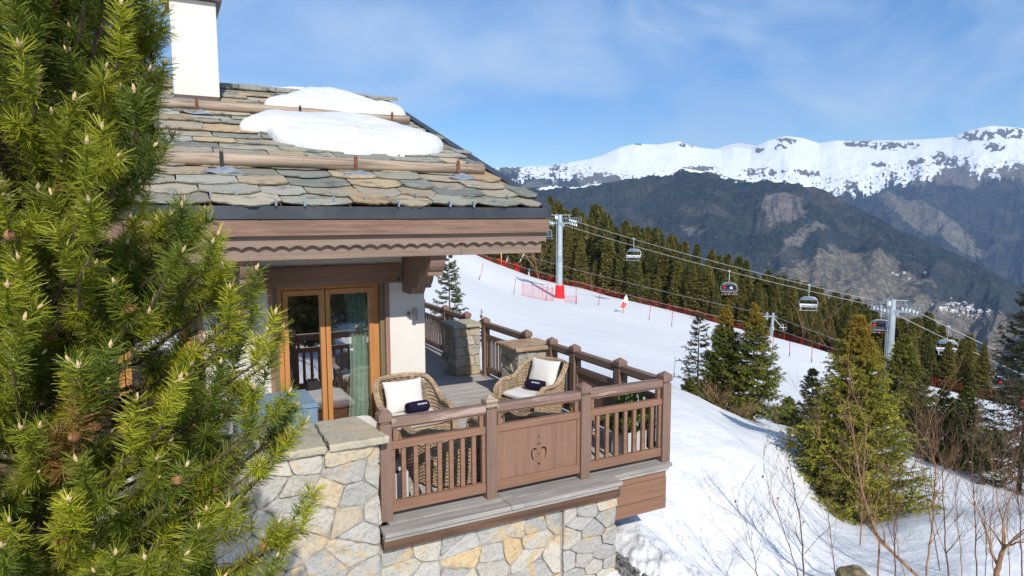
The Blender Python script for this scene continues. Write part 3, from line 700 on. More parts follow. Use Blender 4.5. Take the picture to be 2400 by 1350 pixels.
near_spruce(13, 2350, 1000, 25, 75, 'low twiggy spruce in the blue shade below the tall drooping spruce', whorls=16, per=6, twigs=8, K=16, nl=.09, nw=.012, sparse=.2, dark=(.014, .02, .014), light=(.03, .04, .02))
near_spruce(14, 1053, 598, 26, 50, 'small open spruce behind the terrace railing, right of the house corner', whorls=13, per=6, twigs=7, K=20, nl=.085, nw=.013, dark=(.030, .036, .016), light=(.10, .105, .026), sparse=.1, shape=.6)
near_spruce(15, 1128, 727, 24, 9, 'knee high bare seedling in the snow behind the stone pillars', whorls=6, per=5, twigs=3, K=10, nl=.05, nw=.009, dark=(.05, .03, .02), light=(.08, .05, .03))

# trees on the camera's side of the valley, seen reflected in the terrace door
for k in range(16):
    x, y = [(1, -15), (4, -17), (7, -16), (11, -18), (15, -17), (19, -20), (24, -22), (2, -26), (6, -27), (10, -28), (14, -29), (20, -31), (27, -30), (-3, -19), (33, -33), (-7, -26)][k]
    x += rf.uniform(-1, 1); s = min(.52, .62*(abs(y)-4)/18)*rf.uniform(.75, 1.05)
    if k % 3 == 1:
        t = thing('bare_tree', Vector((x, y, gz(x, y))), 'bare tree behind the viewpoint, mirrored dimly in the terrace door glass', 'bare tree', 'trees mirrored in the terrace door'); t.scale = [s*2.0]*3; mobj('branches', dm if k % 2 else dm2, t)
    else: spruce(FP[k % 5], Vector((x, y, gz(x, y))), 'dark spruce behind the viewpoint, mirrored dimly in the terrace door glass', 'trees mirrored in the terrace door', s*1.2, k, s)

for k in range(34):
    x, y = 1+(k % 17)*1.45+rf.uniform(-.5, .5), -36-(k//17)*5+rf.uniform(-1.5, 1.5); s = rf.uniform(.55, .8)
    spruce(FP[k % 5], Vector((x, y, gz(x, y)-.6)), 'dark spruce behind the viewpoint, mirrored dimly in the terrace door glass', 'trees mirrored in the terrace door', s*1.25, k, s)

# --- the pine close by on the left
rp = np.random.default_rng(21)
PD = 2.75
pb = od(60, 1200, PD); pt = od(112, -330, PD); pb = pb + (pb-pt)*((pb.z+3.1)/(pt.z-pb.z)); 
pine = thing('mountain_pine', (pb.x, pb.y, pb.z), 'yellow green pine with cones and pale buds, close by on the left', 'pine tree')
tk = MB(); tpts = [pb+(pt-pb)*t+Vector((.02*math.sin(t*7), .02*math.cos(t*5), 0)) for t in np.linspace(0, 1, 14)]
tk.tube(tpts, [.085-.055*t for t in np.linspace(0, 1, 14)], 10); tk.build('trunk', MT['bark'], pine, smooth=True)
def trunk_at(z):
    t = min(1, max(0, (z-pb.z)/(pt.z-pb.z))); return pb+(pt-pb)*t
SIL = [(-330,-330),(300,-330),(372,-40),(398,70),(392,190),(380,300),(372,385),(440,470),(452,520),(520,548),(538,610),(505,655),(598,672),(622,720),(640,800),(655,880),(690,980),(672,1060),(625,1100),(665,1180),(722,1175),(728,1200),(650,1300),(690,1450),(-330,1450)]
def inside(x, y):
    c = False; j = len(SIL)-1
    for i in range(len(SIL)):
        if (SIL[i][1] > y) != (SIL[j][1] > y) and x < (SIL[j][0]-SIL[i][0])*(y-SIL[i][1])/(SIL[j][1]-SIL[i][1])+SIL[i][0]: c = not c
        j = i
    return c
HOLES = [(500,775,34,62),(190,790,66,46),(585,880,26,40),(700,700,60,60),(330,115,10,40)]
tips = []
tries = 0
while len(tips) < 300 and tries < 30000:
    tries += 1; x, y = rp.uniform(-330, 740), rp.uniform(-330, 1440)
    if not inside(x, y) or any(((x-a)/c)**2+((y-b)/d)**2 < 1 for a, b, c, d in HOLES): continue
    D = rp.choice([rp.uniform(1.95, 2.35), rp.uniform(2.35, 2.85), rp.uniform(2.85, 3.45)], p=[.42, .33, .25])
    if x > 430: D = rp.uniform(2.3, 2.9)
    if all((x-a)**2+(y-b)**2 > (62*2.3/D)**2 or abs(D-c) > .32 for a, b, c in tips): tips.append((x, y, D))
tips = [(x-(34 if x > 230 else 0), y+50, D) for x, y, D in tips]
EDGE = [(372,20,2.6),(390,85,2.7),(392,170,2.55),(372,240,2.75),(378,300,2.6),(385,345,2.85),(250,180,2.2),(150,300,2.15),(60,230,2.1),(180,290,2.05),(275,250,2.2),(440,490,2.5),(520,555,2.5),(505,600,2.6),(530,640,2.5),(600,665,2.45),(618,700,2.55),(565,700,2.4),(660,790,2.55),(645,850,2.6),(690,960,2.5),(668,1010,2.4),(640,1055,2.55),(735,1178,2.5),(650,1225,2.45),(690,1270,2.5),(640,1330,2.4),(100,650,2.05),(70,760,2.1),(330,690,2.2),(240,900,2.0),(120,1010,2.05),(330,1010,2.05),(420,1120,2.1),(210,1180,1.95),(60,1240,2.05),(300,1300,2.0),(480,1250,2.15),(560,1180,2.2),(455,900,2.3)]
tips += [(x-30, y+62, D) for x, y, D in EDGE]
# the sides of the tree the photo does not show
for k in range(120):
    a = rp.uniform(0, 2*PI); z = rp.uniform(-2.2, 4.6); rr_ = rp.uniform(.45, 1.15)*(1.0-.12*max(0, z)); c = trunk_at(z)
    q = Vector((c.x+math.cos(a)*rr_, c.y+math.sin(a)*rr_, z)); d = q-CAM
    dep = d.x*_sy+d.y*_cy
    if dep > 2.85 or (q.xy.length > 1.5 and dep < 2.0 and (d.x*_cy-d.y*_sy)/max(dep, .1) < -.78): tips.append(q)
S0, S1, SC, SK = [], [], [], []; limbs = MB(); buds = MB(); cones = []
def shoot(p, d, L, c, k=1.0):
    n = 3
    for i in range(n):
        d2 = unit(d+np.array([0, 0, .10*i])); S0.append(p); S1.append(p+d2*L/n); SC.append(c); p = p+d2*L/n
    return p, d2
for ti, tp in enumerate(tips):
    T = tp if isinstance(tp, Vector) else od(*tp); hd = math.hypot(T.x-trunk_at(T.z).x, T.y-trunk_at(T.z).y)
    B = trunk_at(T.z-.12-.38*hd); T = np.array(T); B = np.array(B); out = T-B; oh = unit(out*np.array([1, 1, 0]))
    M = B+out*.55+np.array([0, 0, -.16*hd]); m = 7; pts = []
    for i in range(m+1):
        u = i/m; pts.append((1-u)**2*B+2*u*(1-u)*M+u*u*T+(rp.normal(0, .008, 3) if 0 < i < m else 0))
    limbs.tube(pts, [.010*(1-i/m)+.0038 for i in range(m+1)], 5, cap=False)
    tone = rp.uniform(0, 1); base = np.array([.070, .098, .012])*(1-tone)+np.array([.265, .262, .016])*tone
    if rp.random() < .008: base = np.array([.17, .10, .025])
    ed = unit(T-pts[m-2]); d = unit(ed*.5+np.array([0, 0, .62])+rp.normal(0, .2, 3)+(unit(np.array(CAM)-T)*.12)); L = rp.uniform(.11, .19)
    e, de = shoot(T, d, L, base*1.1)
    for (p, dd) in [(e, de)]:
        buds.tube([p, p+dd*.012, p+dd*.026], [.0042, .0058, .0015], 6)
        if rp.random() < .5:
            for q in range(2): dq = unit(dd+rp.normal(0, .5, 3)); buds.tube([p, p+dq*.016], [.004, .0015], 5)
    if hd > .12:
        S0.append(pts[m-1]); S1.append(pts[m]); SC.append(base*.8); S0.append(pts[m-2]); S1.append(pts[m-1]); SC.append(base*.7); S0.append(pts[m-3]); S1.append(pts[m-2]); SC.append(base*.6)
    for q in range(rp.integers(2, 5)):
        i = rp.integers(m-3, m); p = pts[i]+(pts[i+1]-pts[i])*rp.random() if i < m else pts[m]
        side = unit(np.cross(ed, rp.normal(size=3))); dd = unit(ed*.6+side*.75+np.array([0, 0, .45]))
        e2, d2 = shoot(p, dd, rp.uniform(.08, .17), base*rp.uniform(.7, 1.1))
        if rp.random() < .5: buds.tube([e2, e2+d2*.011, e2+d2*.022], [.0036, .005, .0014], 5)
S0, S1, SC = map(np.array, (S0, S1, SC))
V, F, C = blades(rp, S0, S1, 58, .052, .0017, (1.28, .85), SC, colvar=.38, tipw=.5, lvar=.2)
V = V-np.array(wloc(pine)); print('pine needles', len(F))
mobj('crown', np_mesh('pine_needles', V, F, MT['needles'], cols=C), pine)
limbs.build('limbs', MT['bark'], pine); buds.build('buds', MT['bud'], pine)
def cone_mesh():
    mb = MB(); rr = random.Random(3); n = 70
    for i in range(n):
        u = i/n; z = .052*u; r = .017*math.sin(PI*min(1, .18+u*.80))**.8; a = i*2.39996
        o = Vector((math.cos(a), math.sin(a), 0)); t = Vector((-o.y, o.x, 0)); p = o*r+Vector((0, 0, z))
        mb.obox(p, t*.0042, (o*.8+Vector((0, 0, .35))).normalized()*.0042, Vector((0, 0, 1))*.0013)
    mb.lathe([(.004, 0), (.012, .012), (.013, .028), (.004, .05)], n=8); return mb.mesh('pine_cone', MT['cone'])
cm = cone_mesh()
_d = S0-np.array(CAM); _w = _d@np.array(CF); _px = 1200+FPX*(_d@np.array(CR))/_w; _py = 675-FPX*(_d@np.array(CU))/_w
for i, (x, y) in enumerate([(312,38),(140,430),(72,412),(107,650),(102,790),(320,728),(235,1005),(192,1022),(396,1112),(276,1212),(157,1243),(572,745),(655,1030),(590,1295),(470,1180),(16,530),(505,1160),(120,345)]):
    sc_ = np.hypot(_px-x, _py-y)+55*np.maximum(_w-1.8, 0); j = int(np.argmin(np.where(_w > .5, sc_, 1e9)))
    p = Vector(S0[j])+(CAM-Vector(S0[j])).normalized()*.012; o = mobj('cone', cm, pine); o.scale = [.72]*3; o.location = p-wloc(pine)
    o.rotation_euler = (rp.uniform(1.2, 2.2), rp.uniform(-.6, .6), rp.uniform(0, 6))
# ------------------------------------------------------------------ stone work: real stones from clipped Voronoi cells
def clip_half(poly, p, n):
    out = []
    for i in range(len(poly)):
        a, b = poly[i], poly[(i+1) % len(poly)]
        da, db = (a[0]-p[0])*n[0]+(a[1]-p[1])*n[1], (b[0]-p[0])*n[0]+(b[1]-p[1])*n[1]
        if da <= 0: out.append(a)
        if (da < 0) != (db < 0) and abs(da-db) > 1e-12:
            t = da/(da-db); out.append((a[0]+(b[0]-a[0])*t, a[1]+(b[1]-a[1])*t))
    return out
def cells(sites, u0, u1, v0, v1, k=1.0):
    res = []
    for i, s in enumerate(sites):
        poly = [(u0, v0), (u1, v0), (u1, v1), (u0, v1)]
        near = sorted(((t[0]-s[0])**2+((t[1]-s[1])*k)**2, j) for j, t in enumerate(sites) if j != i)[:22]
        for _, j in near:
            t = sites[j]; m = ((s[0]+t[0])/2, (s[1]+t[1])/2); poly = clip_half(poly, m, (t[0]-s[0], (t[1]-s[1])*k*k))
            if len(poly) < 3: break
        if len(poly) >= 3: res.append(poly)
    return res
def round_poly(p, it=1):
    for _ in range(it):
        q = []
        for i in range(len(p)):
            a, b = p[i], p[(i+1) % len(p)]; q += [(a[0]*.9+b[0]*.1, a[1]*.9+b[1]*.1), (a[0]*.1+b[0]*.9, a[1]*.1+b[1]*.9)]
        p = q
    return p
STONEC = [(.42,.41,.395),(.37,.37,.37),(.46,.45,.42),(.40,.40,.405),(.34,.345,.35),(.50,.465,.40),(.48,.41,.30),(.44,.425,.39),(.52,.385,.20),(.39,.39,.385),(.52,.49,.44),(.43,.42,.40)]
def stones(mb, frame, sites, rect, k, rr, gap=.003, depth=.022, pal=STONEC, seed=0):
    """frame(u,v,w): w outwards"""
    for poly in cells(sites, *rect, k):
        cx = sum(p[0] for p in poly)/len(poly); cy = sum(p[1] for p in poly)/len(poly)
        sz = max(.03, sum(math.hypot(p[0]-cx, p[1]-cy) for p in poly)/len(poly))
        p = round_poly(poly, 1); f0 = max(.2, 1-gap/sz)
        p = [(cx+(a-cx)*f0*rr.uniform(.97, 1.01), cy+(b-cy)*f0*rr.uniform(.97, 1.01)) for a, b in p]
        c = rr.choice(pal); kk = rr.uniform(.84, 1.12); c = tuple(max(.05, x*kk) for x in c); d = depth*rr.uniform(.6, 1.25)
        p2 = []
        for i in range(len(p)):
            a_, b_ = p[i], p[(i+1) % len(p)]; kk_ = max(1, int(math.hypot(a_[0]-b_[0], a_[1]-b_[1])/.045))
            for q_ in range(kk_): p2.append((a_[0]+(b_[0]-a_[0])*q_/kk_+rr.uniform(-.006, .006)*(q_ > 0), a_[1]+(b_[1]-a_[1])*q_/kk_+rr.uniform(-.006, .006)*(q_ > 0)))
        p = p2
        n = len(p); b = len(mb.v); tx, ty = rr.uniform(-.10, .10), rr.uniform(-.10, .10)
        for f, w in ((1.0, -.008), (.985, d*.45), (1-.010/sz, d*.86), (1-.03/sz, d)):
            f = max(.25, f)
            for a, q in p:
                du, dv = (a-cx)*f, (q-cy)*f; ww = w+(tx*du+ty*dv if w > 0 else 0)+rr.uniform(-.003, .003)*(w > 0)
                mb.v.append(tuple(frame(cx+du, cy+dv, ww)))
        for l in range(3):
            for i in range(n):
                j = (i+1) % n; mb.face([b+l*n+i, b+l*n+j, b+(l+1)*n+j, b+(l+1)*n+i], c)
        mb.face([b+3*n+i for i in range(n)], c)
def rubble_sites(u0, u1, v0, v1, su, sv, rr, jit=.42):
    S = []; nv = max(1, round((v1-v0)/sv))
    for r in range(nv):
        nu = max(1, round((u1-u0)/su*rr.uniform(.85, 1.2)))
        for i in range(nu):
            S.append((u0+(u1-u0)*(i+.5+(.25 if r % 2 else -.25)+rr.uniform(-jit, jit))/nu, v0+(v1-v0)*(r+.5+rr.uniform(-jit, jit)*.8)/nv))
    return [s for s in S if rr.random() > .16]

# ------------------------------------------------------------------ the chalet
WY, CX = 9.0, 3.25                      # front wall plane, right corner
SL, EY, EZ = .3442, 7.68, 3.19          # roof pitch, eave line
RY = 14.95                              # ridge
def rz_(y): return EZ+SL*(y-EY) if y <= RY else EZ+SL*(RY-EY)-SL*(y-RY)
chalet = thing('chalet', (0, WY, 0), 'cream rendered alpine chalet with stone slab roof, tall chimney and brown timber eaves', 'house')
rr = random.Random(3)
mb = MB()
W0, W1 = WY, WY+.34
DX0, DX1, DZ = 1.14, 2.73, 2.19         # door opening
VX0, VX1 = -1.35, .36                   # left glazed opening
mb.box(-9, VX0, W0, W1, -.6, 3.0); mb.box(VX1, DX0, W0, W1, -.6, 3.0); mb.box(DX1, CX, W0, W1, -.6, 3.0)
mb.box(VX0, VX1, W0, W1, DZ, 3.0); mb.box(DX0, DX1, W0, W1, DZ, 3.0)
mb.box(VX0, VX1, W0, W1, -.6, -.02); mb.box(DX0, DX1, W0, W1, -.6, -.02)
mb.prism([(CX-.34, W1, -.6), (CX, W1, -.6), (CX, W1, 3.0), (CX-.34, W1, 3.0)], (0, 11.2, 0))
mb.box(-9, CX, 20.5, 20.85, -.6, 3.0)
mb.prism([(CX-.3, W0+.004, 3.0), (CX-.3, 20.8, 3.0), (CX-.3, RY, rz_(RY)-.25)], (.296, 0, 0))
mb.build('wall', MT['stucco'], chalet)
mb = MB(); mb.box(-8.9, CX-.36, W1, W1+4.2, -.06, -.01); mb.build('floor', MT['parquet'], chalet)
mb = MB(); mb.box(-8.9, CX-.36, W1+4.2, W1+4.3, -.06, 2.7); mb.box(-8.9, CX-.36, W1, W1+4.2, 2.7, 2.78); mb.build('inner_wall', MT['room'], chalet)
# roof body: deck under the slabs, then each slab laid in courses
roof = MB()
for y0, y1 in ((EY+.02, RY), (RY, 22.2)):
    ring = [(-10, y0, rz_(y0)-.05), (4.50, y0, rz_(y0)-.05), (4.50, y1, rz_(y1)-.05), (-10, y1, rz_(y1)-.05)]; roof.prism(ring, (0, 0, -.16))
roof = roof.build('roof', MT['dark_wood'], chalet)
SLC = [(.225,.25,.235),(.19,.215,.20),(.28,.30,.28),(.235,.25,.21),(.22,.215,.165),(.30,.28,.215),(.37,.295,.18),(.42,.30,.155),(.34,.305,.24),(.15,.17,.155),(.26,.28,.265),(.225,.24,.20),(.33,.34,.31),(.38,.32,.22)]
sb = MB(); nrm = Vector((0, -SL, 1)).normalized(); upv = Vector((0, 1, SL)).normalized(); EVX = Vector((1, 0, 0))
def slab(xc, v, w, ln, lift, tilt, kind):
    c = rr.choice(SLC); kk = rr.uniform(.72, 1.3); c = tuple(x*kk for x in c)
    O = Vector((xc, EY, EZ))+upv*v
    up2 = (upv*math.cos(tilt)-nrm*math.sin(tilt)*1.0).normalized(); n2 = EVX.cross(up2).normalized()
    # outline: lower edge bulges downslope
    pts = []; nb = 11; bul = ln*(.24 if kind == 0 else .12)*rr.uniform(.6, 1.25); sk = rr.uniform(-.3, .3)
    for i in range(nb):
        t = i/(nb-1)*2-1; e = (1-abs(t)**(2.0 if kind == 0 else 4.0)); pts.append((t*w/2, -bul*e*(1+sk*t)+(bul*.3)+rr.uniform(-.021, .021)))
    pts += [(w/2*.97, ln), (-w/2*.97, ln)]
    th = rr.uniform(.022, .05); b = len(sb.v); n = len(pts)
    for k, (f, h) in enumerate(((.99, 0), (1.0, th*.6), (.996, th))):
        for (a, q) in pts:
            sb.v.append(tuple(O+EVX*(a*f+rr.uniform(-.003, .003))+up2*((q-ln/2)*f+ln/2+rr.uniform(-.005, .005)+(.03 if k == 0 and q < ln*.5 else 0)) + n2*(lift+h)))
    for l in range(2):
        for i in range(n):
            j = (i+1) % n; sb.face([b+l*n+i, b+l*n+j, b+(l+1)*n+j, b+(l+1)*n+i], tuple(x*.9 for x in c))
    sb.face([b+2*n+i for i in range(n)], c)
v = 0.0; row = 0; vmax = (RY-EY)/math.cos(math.atan(SL))
while v < vmax-.05:
    ex = .36 if row < 4 else .34*rr.uniform(.9, 1.06)
    x = -9.6+rr.uniform(0, .4)
    while x < 4.34:
        w = rr.uniform(.42, .80) if row < 4 else rr.uniform(.34, .85)
        if x+w > 4.34: w = max(.3, 4.36-x)
        slab(x+w/2, v, w*.985, min(ex*1.75, vmax-v+.15), .012+rr.uniform(0, .02), rr.uniform(.065, .10), 0 if row < 5 else 1); x += w
    v += ex; row += 1
# ridge cap stones
x = -9.6
while x < 4.3:
    w = rr.uniform(.35, .8); O = Vector((x+w/2, RY, rz_(RY)+.03)); c = rr.choice(SLC)
    sb.obox(O+Vector((0, -.12, rr.uniform(-.01, .02))), (w*.48, 0, rr.uniform(-.01, .01)), (0, .2, .05), (0, -.01, .028), c); x += w
sb.build('slab_course', MT['slate'], roof, color=True)
bk = MB(); bk.prism([(-10, RY+.1, rz_(RY+.1)+.02), (4.4, RY+.1, rz_(RY+.1)+.02), (4.4, 22.2, rz_(22.2)+.02), (-10, 22.2, rz_(22.2)+.02)], (0, 0, .05)); bk.build('back_slope', MT['slate'], roof, color=True)
# verge flashing on the right edge
vg = MB()
vg.prism([(4.42, EY-.02, EZ-.12), (4.42, RY, rz_(RY)-.12), (4.42, RY, rz_(RY)+.05), (4.42, EY-.02, EZ+.03)], (.14, 0, 0))
vg.build('verge_flashing', MT['zinc'], roof)
# gutter, fascia boards
gt = MB(); gt.prism([(-10, 7.6, 3.052), (-10, 7.6, 3.19), (-10, 7.612, 3.19), (-10, 7.612, 3.07), (-10, 7.74, 3.07), (-10, 7.74, 3.052)], (14.51, 0, 0)); gt.box(4.50, 4.51, 7.6, 7.74, 3.052, 3.19)
for xx in (-.9, .9, 2.2, 3.4): gt.box(xx, xx+.03, 7.594, 7.6, 3.052, 3.19)
gt.build('gutter', MT['zinc'], chalet, bevel=.004)
fb = MB(); fb.box(-10, 4.505, 7.62, 7.68, 2.868, 3.048); fb.build('fascia_board', MT['fascia_top'], chalet, bevel=.006)
loop = [(-10, 2.99), (-10, 2.745)]; n = 0; per = .165
x = -10
pts = []
while x < 4.495:
    for i in range(8):
        t = i/8; xx = x+per*t
        if xx < 4.49: pts.append((xx, 2.728+.030*abs(math.sin(PI*t))))
    x += per
loop = [(-10, 2.866)]+pts+[(4.495, 2.73), (4.495, 2.866)]
o = mobj('scalloped_board', curve_mesh('scalloped_board', [loop], .05, MT['wood_x'], lambda u, v_, w: (u, 7.69+w-WY, v_)), chalet)
fb = MB(); fb.box(-10, 3.299, 7.75, 7.80, 2.598, 2.86); fb.box(3.303, 4.46, 7.75, 7.80, 2.598, 2.86)
fb.box(-10, 4.40, 7.80, 7.86, 2.62, 2.95)
fb.build('fascia_board', MT['wood_x'], chalet, bevel=.006)
sf = MB(); sf.box(-10, 4.42, 7.86, 9.0, 2.80, 2.84); sf.box(CX, 4.42, 9.0, 20, 2.80, 2.84)
sf.box(4.40, 4.46, 7.80, 20, 2.62, 2.86); sf.build('soffit', MT['dark_wood'], chalet)
# corbels
def corbel(x0, x1):
    m = MB()
    m.box(x0+.004, x1-.004, 8.30, 9.0, 2.565, 2.62)
    prof = [(9.0, 2.555), (7.85, 2.555), (7.845, 2.52), (7.87, 2.46), (7.91, 2.41), (7.95, 2.385), (7.95, 2.335), (8.02, 2.325), (8.26, 2.325), (8.27, 2.30), (8.29, 2.25), (8.33, 2.20), (8.36, 2.185), (8.36, 2.145), (8.40, 2.135), (8.58, 2.135), (8.595, 2.10), (8.62, 2.06), (8.67, 2.03), (9.0, 2.03)]
    m.prism([(x0, y, z) for y, z in prof], (x1-x0, 0, 0)); m.box(x0-.008, x1+.008, 7.83, 8.3, 2.557, 2.596)
    m.build('corbel', MT['corbel'], chalet, bevel=.004)
corbel(2.925, 3.125); corbel(.715, .905); corbel(-1.78, -1.58); corbel(-4.2, -4.0)
# lintels
lt = MB(); lt.box(1.035, 2.90, 8.93, 9.02, 2.172, 2.437); lt.build('lintel', MT['dark_wood'], chalet, bevel=.008)
lt = MB(); lt.box(-1.55, .47, 8.93, 9.02, 2.172, 2.437); lt.build('lintel', MT['dark_wood'], chalet, bevel=.008)
for (xx, z) in ((1.09, 2.39), (2.85, 2.22)): bl = MB(); bl.tube([(xx, 8.915, z), (xx, 8.935, z)], .018, 8); bl.build('bolt', MT['iron'], chalet)
# glazed doors
def glazed(x0, x1, mull, name):
    d = MB(); y = 9.10
    trim = MB()
    for xa, xb in ((x0-.004, x0+.055), (x1-.055, x1+.004)): trim = MB(); trim.box(xa, xb, 8.985, 9.25, -.02, DZ); trim.build('door_jamb', MT['wood_z'], chalet, bevel=.004)
    tk_ = MB()
    for xa, xb in ((x0+.056, x0+.115), (x1-.115, x1-.056)): tk_ = MB(); tk_.box(xa, xb, 9.05, 9.24, 0, DZ); tk_.build('shutter_track', MT['olive'], chalet)
    xa, xb = x0+.116, x1-.116
    d.box(xa, xb, y+.02, y+.10, DZ-.075, DZ-.002); d.box(xa, xa+.07, y+.02, y+.10, 0, DZ-.076); d.box(xb-.07, xb, y+.02, y+.10, 0, DZ-.076); d.box(xa+.07, xb-.07, y+.02, y+.10, 0, .05)
    fr = d.build(name, MT['door_wood'], chalet, bevel=.004)
    for (a, b) in ((xa+.074, mull-.006), (mull+.006, xb-.074)):
        s = MB(); s.box(a, a+.062, y, y+.09, .054, DZ-.08); s.box(b-.062, b, y, y+.09, .054, DZ-.08); s.box(a+.062, b-.062, y, y+.09, .054, .15); s.box(a+.062, b-.062, y, y+.09, DZ-.15, DZ-.08)
        s.build('sash', MT['door_wood'], fr, bevel=.004)
        p = MB(); p.poly([(a+.055, y+.045, .14), (b-.055, y+.045, .14), (b-.055, y+.045, DZ-.14), (a+.055, y+.045, DZ-.14)]); p.build('pane', MT['glass'], fr)
    return fr
dr = glazed(DX0, DX1, 1.875, 'sliding_door'); wl = glazed(VX0, VX1, -.5, 'sliding_door')
# wall lamp
lm = MB(); lm.tube([(3.075, 8.90, 1.64), (3.075, 8.90, 1.80)], .031, 16); lm.tube([(3.075, 8.90, 1.632), (3.075, 8.90, 1.64)], .026, 16); lm.tube([(3.075, 8.90, 1.71), (3.075, 8.90, 1.722)], .035, 16); lm.box(2.985, 3.02, 8.955, 8.999, 1.685, 1.745); lm.box(3.0, 3.08, 8.90, 8.955, 1.70, 1.728)
lm.build('wall_lamp', MT['steel'], chalet, bevel=.002)
# chimney
ch = MB(); ch.prism([(.265, 13.15, 5.20), (.995, 13.15, 5.20), (1.0, 14.1, 5.20), (.27, 14.1, 5.20)], (0, 0, 1.62))
ch = ch.build('chimney', MT['stucco'], chalet, bevel=.01)
cb = MB(); cb.box(.285, .975, 13.165, 14.08, 4.9, 5.205); cb.box(.25, .285, 13.10, 14.1, 4.95, 5.16); cb.build('chimney_flashing', MT['flash_brown'], ch)
cc = MB(); cc.box(.17, 1.09, 13.04, 14.2, 6.825, 6.93); cc.build('chimney_cap', MT['flash_brown'], ch)
# snow guard logs
def guard(y, x1, hooks, tone):
    z = rz_(y)+.125; m = MB(); r2 = random.Random(int(y*10)); n = 40
    m.tube([(-9.6+(x1+9.6)*i/n, y+.012*math.sin(i*.7), z+.012*math.sin(i*.45)) for i in range(n+1)], [.078+.006*math.sin(i*1.3) for i in range(n+1)], 14)
    lg = m.build('snow_guard_log', MT['log'], chalet, smooth=True)
    for k, hx in enumerate(hooks):
        h = MB(); pts = [(y+.20, -.0), (y-.02, -.02), (y-.10, .03), (y-.105, .20)]
        h.box(hx-.022, hx+.022, y-.098, y-.086, rz_(y-.09)+.03, z+.085)
        for s in (-1, 1): h.prism([(hx+s*.012-.010, y-.098, z+.08), (hx+s*.012+.010, y-.098, z+.08), (hx+s*.012, y-.098, z+.125)], (0, .012, 0))
        h.prism([(hx-.022, y-.10, rz_(y-.1)+.035), (hx+.022, y-.10, rz_(y-.1)+.035), (hx+.022, y-.22, rz_(y-.22)+.05), (hx-.022, y-.22, rz_(y-.22)+.05)], (0, 0, .010))
        h.build('log_hook', MT['iron'] if k % 3 == tone else MT['rust'], lg)
        f = MB(); b = len(f.v); u = [(-.19, -.40), (-.05, -.43), (.12, -.42), (.24, -.36), (.22, -.25), (.09, -.18), (.06, -.10), (-.06, -.10), (-.08, -.2), (-.2, -.26)]
        f.prism([(hx+a, y+q*.8, rz_(y+q*.8)+.065+.015*math.sin(a*20)) for a, q in u], (0, 0, .006)); f.build('hook_flashing', MT['lead'], lg)
guard(9.02, 4.20, (-2.6, -.95, .66, 2.30, 3.77), 2); guard(12.32, 4.20, (-2.7, -1.0, .57, 2.2, 3.85), 0)
# slab hooks along the eave
for i in range(26):
    hk = MB()
    xx = -4.2+i*.33+rr.uniform(-.04, .04); vv = rr.choice([-.10, .02, .20]); O = Vector((xx, EY, EZ))+upv*vv
    hk.obox(O+nrm*.07, (.011, 0, 0), upv*.012, nrm*.03); hk.obox(O+nrm*.095+upv*.03, (.011, 0, 0), upv*.035, nrm*.003); hk.build('slab_hook', MT['lead'], roof)
# snow still lying on the roof
def roof_snow(poly, hmax, label, seed, flat_=.55):
    r2 = random.Random(seed); P = [Vector((x, y)) for x, y in poly]; Q = []
    n = len(P)
    for i in range(n):
        for t in (0, .25, .5, .75):
            p0, p1, p2, p3 = P[i-1], P[i], P[(i+1) % n], P[(i+2) % n]
            Q.append(.5*((2*p1)+(p2-p0)*t+(2*p0-5*p1+4*p2-p3)*t*t+(3*p1-p0-3*p2+p3)*t**3))
    c = sum(Q, Vector((0, 0)))/len(Q); rings = [1.0, 1.012, .99, .95, .88, .78, .64, .48, .3, .12]; hs = [-.03, .30, .52, .72, .86, .95, 1.0, 1.02, 1.02, 1.0]
    V, F, m = [], [], len(Q)
    for k, f in enumerate(rings):
        for q in Q:
            p = c+(q-c)*f; p = p+Vector((noise.noise(Vector((p.x*3, p.y*3, seed))), noise.noise(Vector((p.x*3, p.y*3, seed+9)))))*.07
            ed = 1.0
            V.append((p.x, p.y, rz_(p.y)+.035+hmax*hs[k]*(.82+.25*noise.noise(Vector((p.x*1.1, p.y*1.1, seed+3)))+.16*noise.noise(Vector((p.x*3.3, p.y*3.3, seed)))+.07*noise.noise(Vector((p.x*9, p.y*9, seed)))) if k else rz_(p.y)-.0))
    for k in range(len(rings)-1):
        for i in range(m): j = (i+1) % m; F.append([k*m+i, k*m+j, (k+1)*m+j, (k+1)*m+i])
    V.append((c.x, c.y, rz_(c.y)+.035+hmax)); F += [[(len(rings)-1)*m+i, (len(rings)-1)*m+(i+1) % m, len(V)-1] for i in range(m)]
    me = bpy.data.meshes.new('roof_snow'); me.from_pydata(V, [], F); me.materials.append(MT['old_snow']); me.polygons.foreach_set('use_smooth', [True]*len(F))
    o = mobj('roof_snow', me); tag(o, label, 'snow patch', 'snow left on the roof')
roof_snow([(1.10,11.15),(1.5,11.75),(2.2,12.08),(3.1,12.02),(3.75,11.55),(4.1,10.9),(4.16,10.45),(3.7,10.02),(3.25,9.9),(2.95,9.98),(2.65,9.86),(2.2,9.95),(1.8,10.2),(1.55,10.48),(1.45,10.85)], .30, 'biggest patch of melting snow on the stone roof, between the two guard logs', 2)
roof_snow([(1.72,12.75),(2.05,13.5),(2.7,14.2),(3.5,14.0),(4.15,13.2),(4.27,12.72),(3.6,12.5),(3.0,12.48),(2.3,12.5)], .34, 'long patch of snow on the roof resting behind the upper guard log', 5)
roof_snow([(1.5,15.35),(1.75,15.02),(2.4,15.0),(3.1,15.05),(3.4,15.5),(3.2,16.6),(2.3,16.9),(1.6,16.4)], .22, 'thin strip of snow showing over the roof ridge', 8)
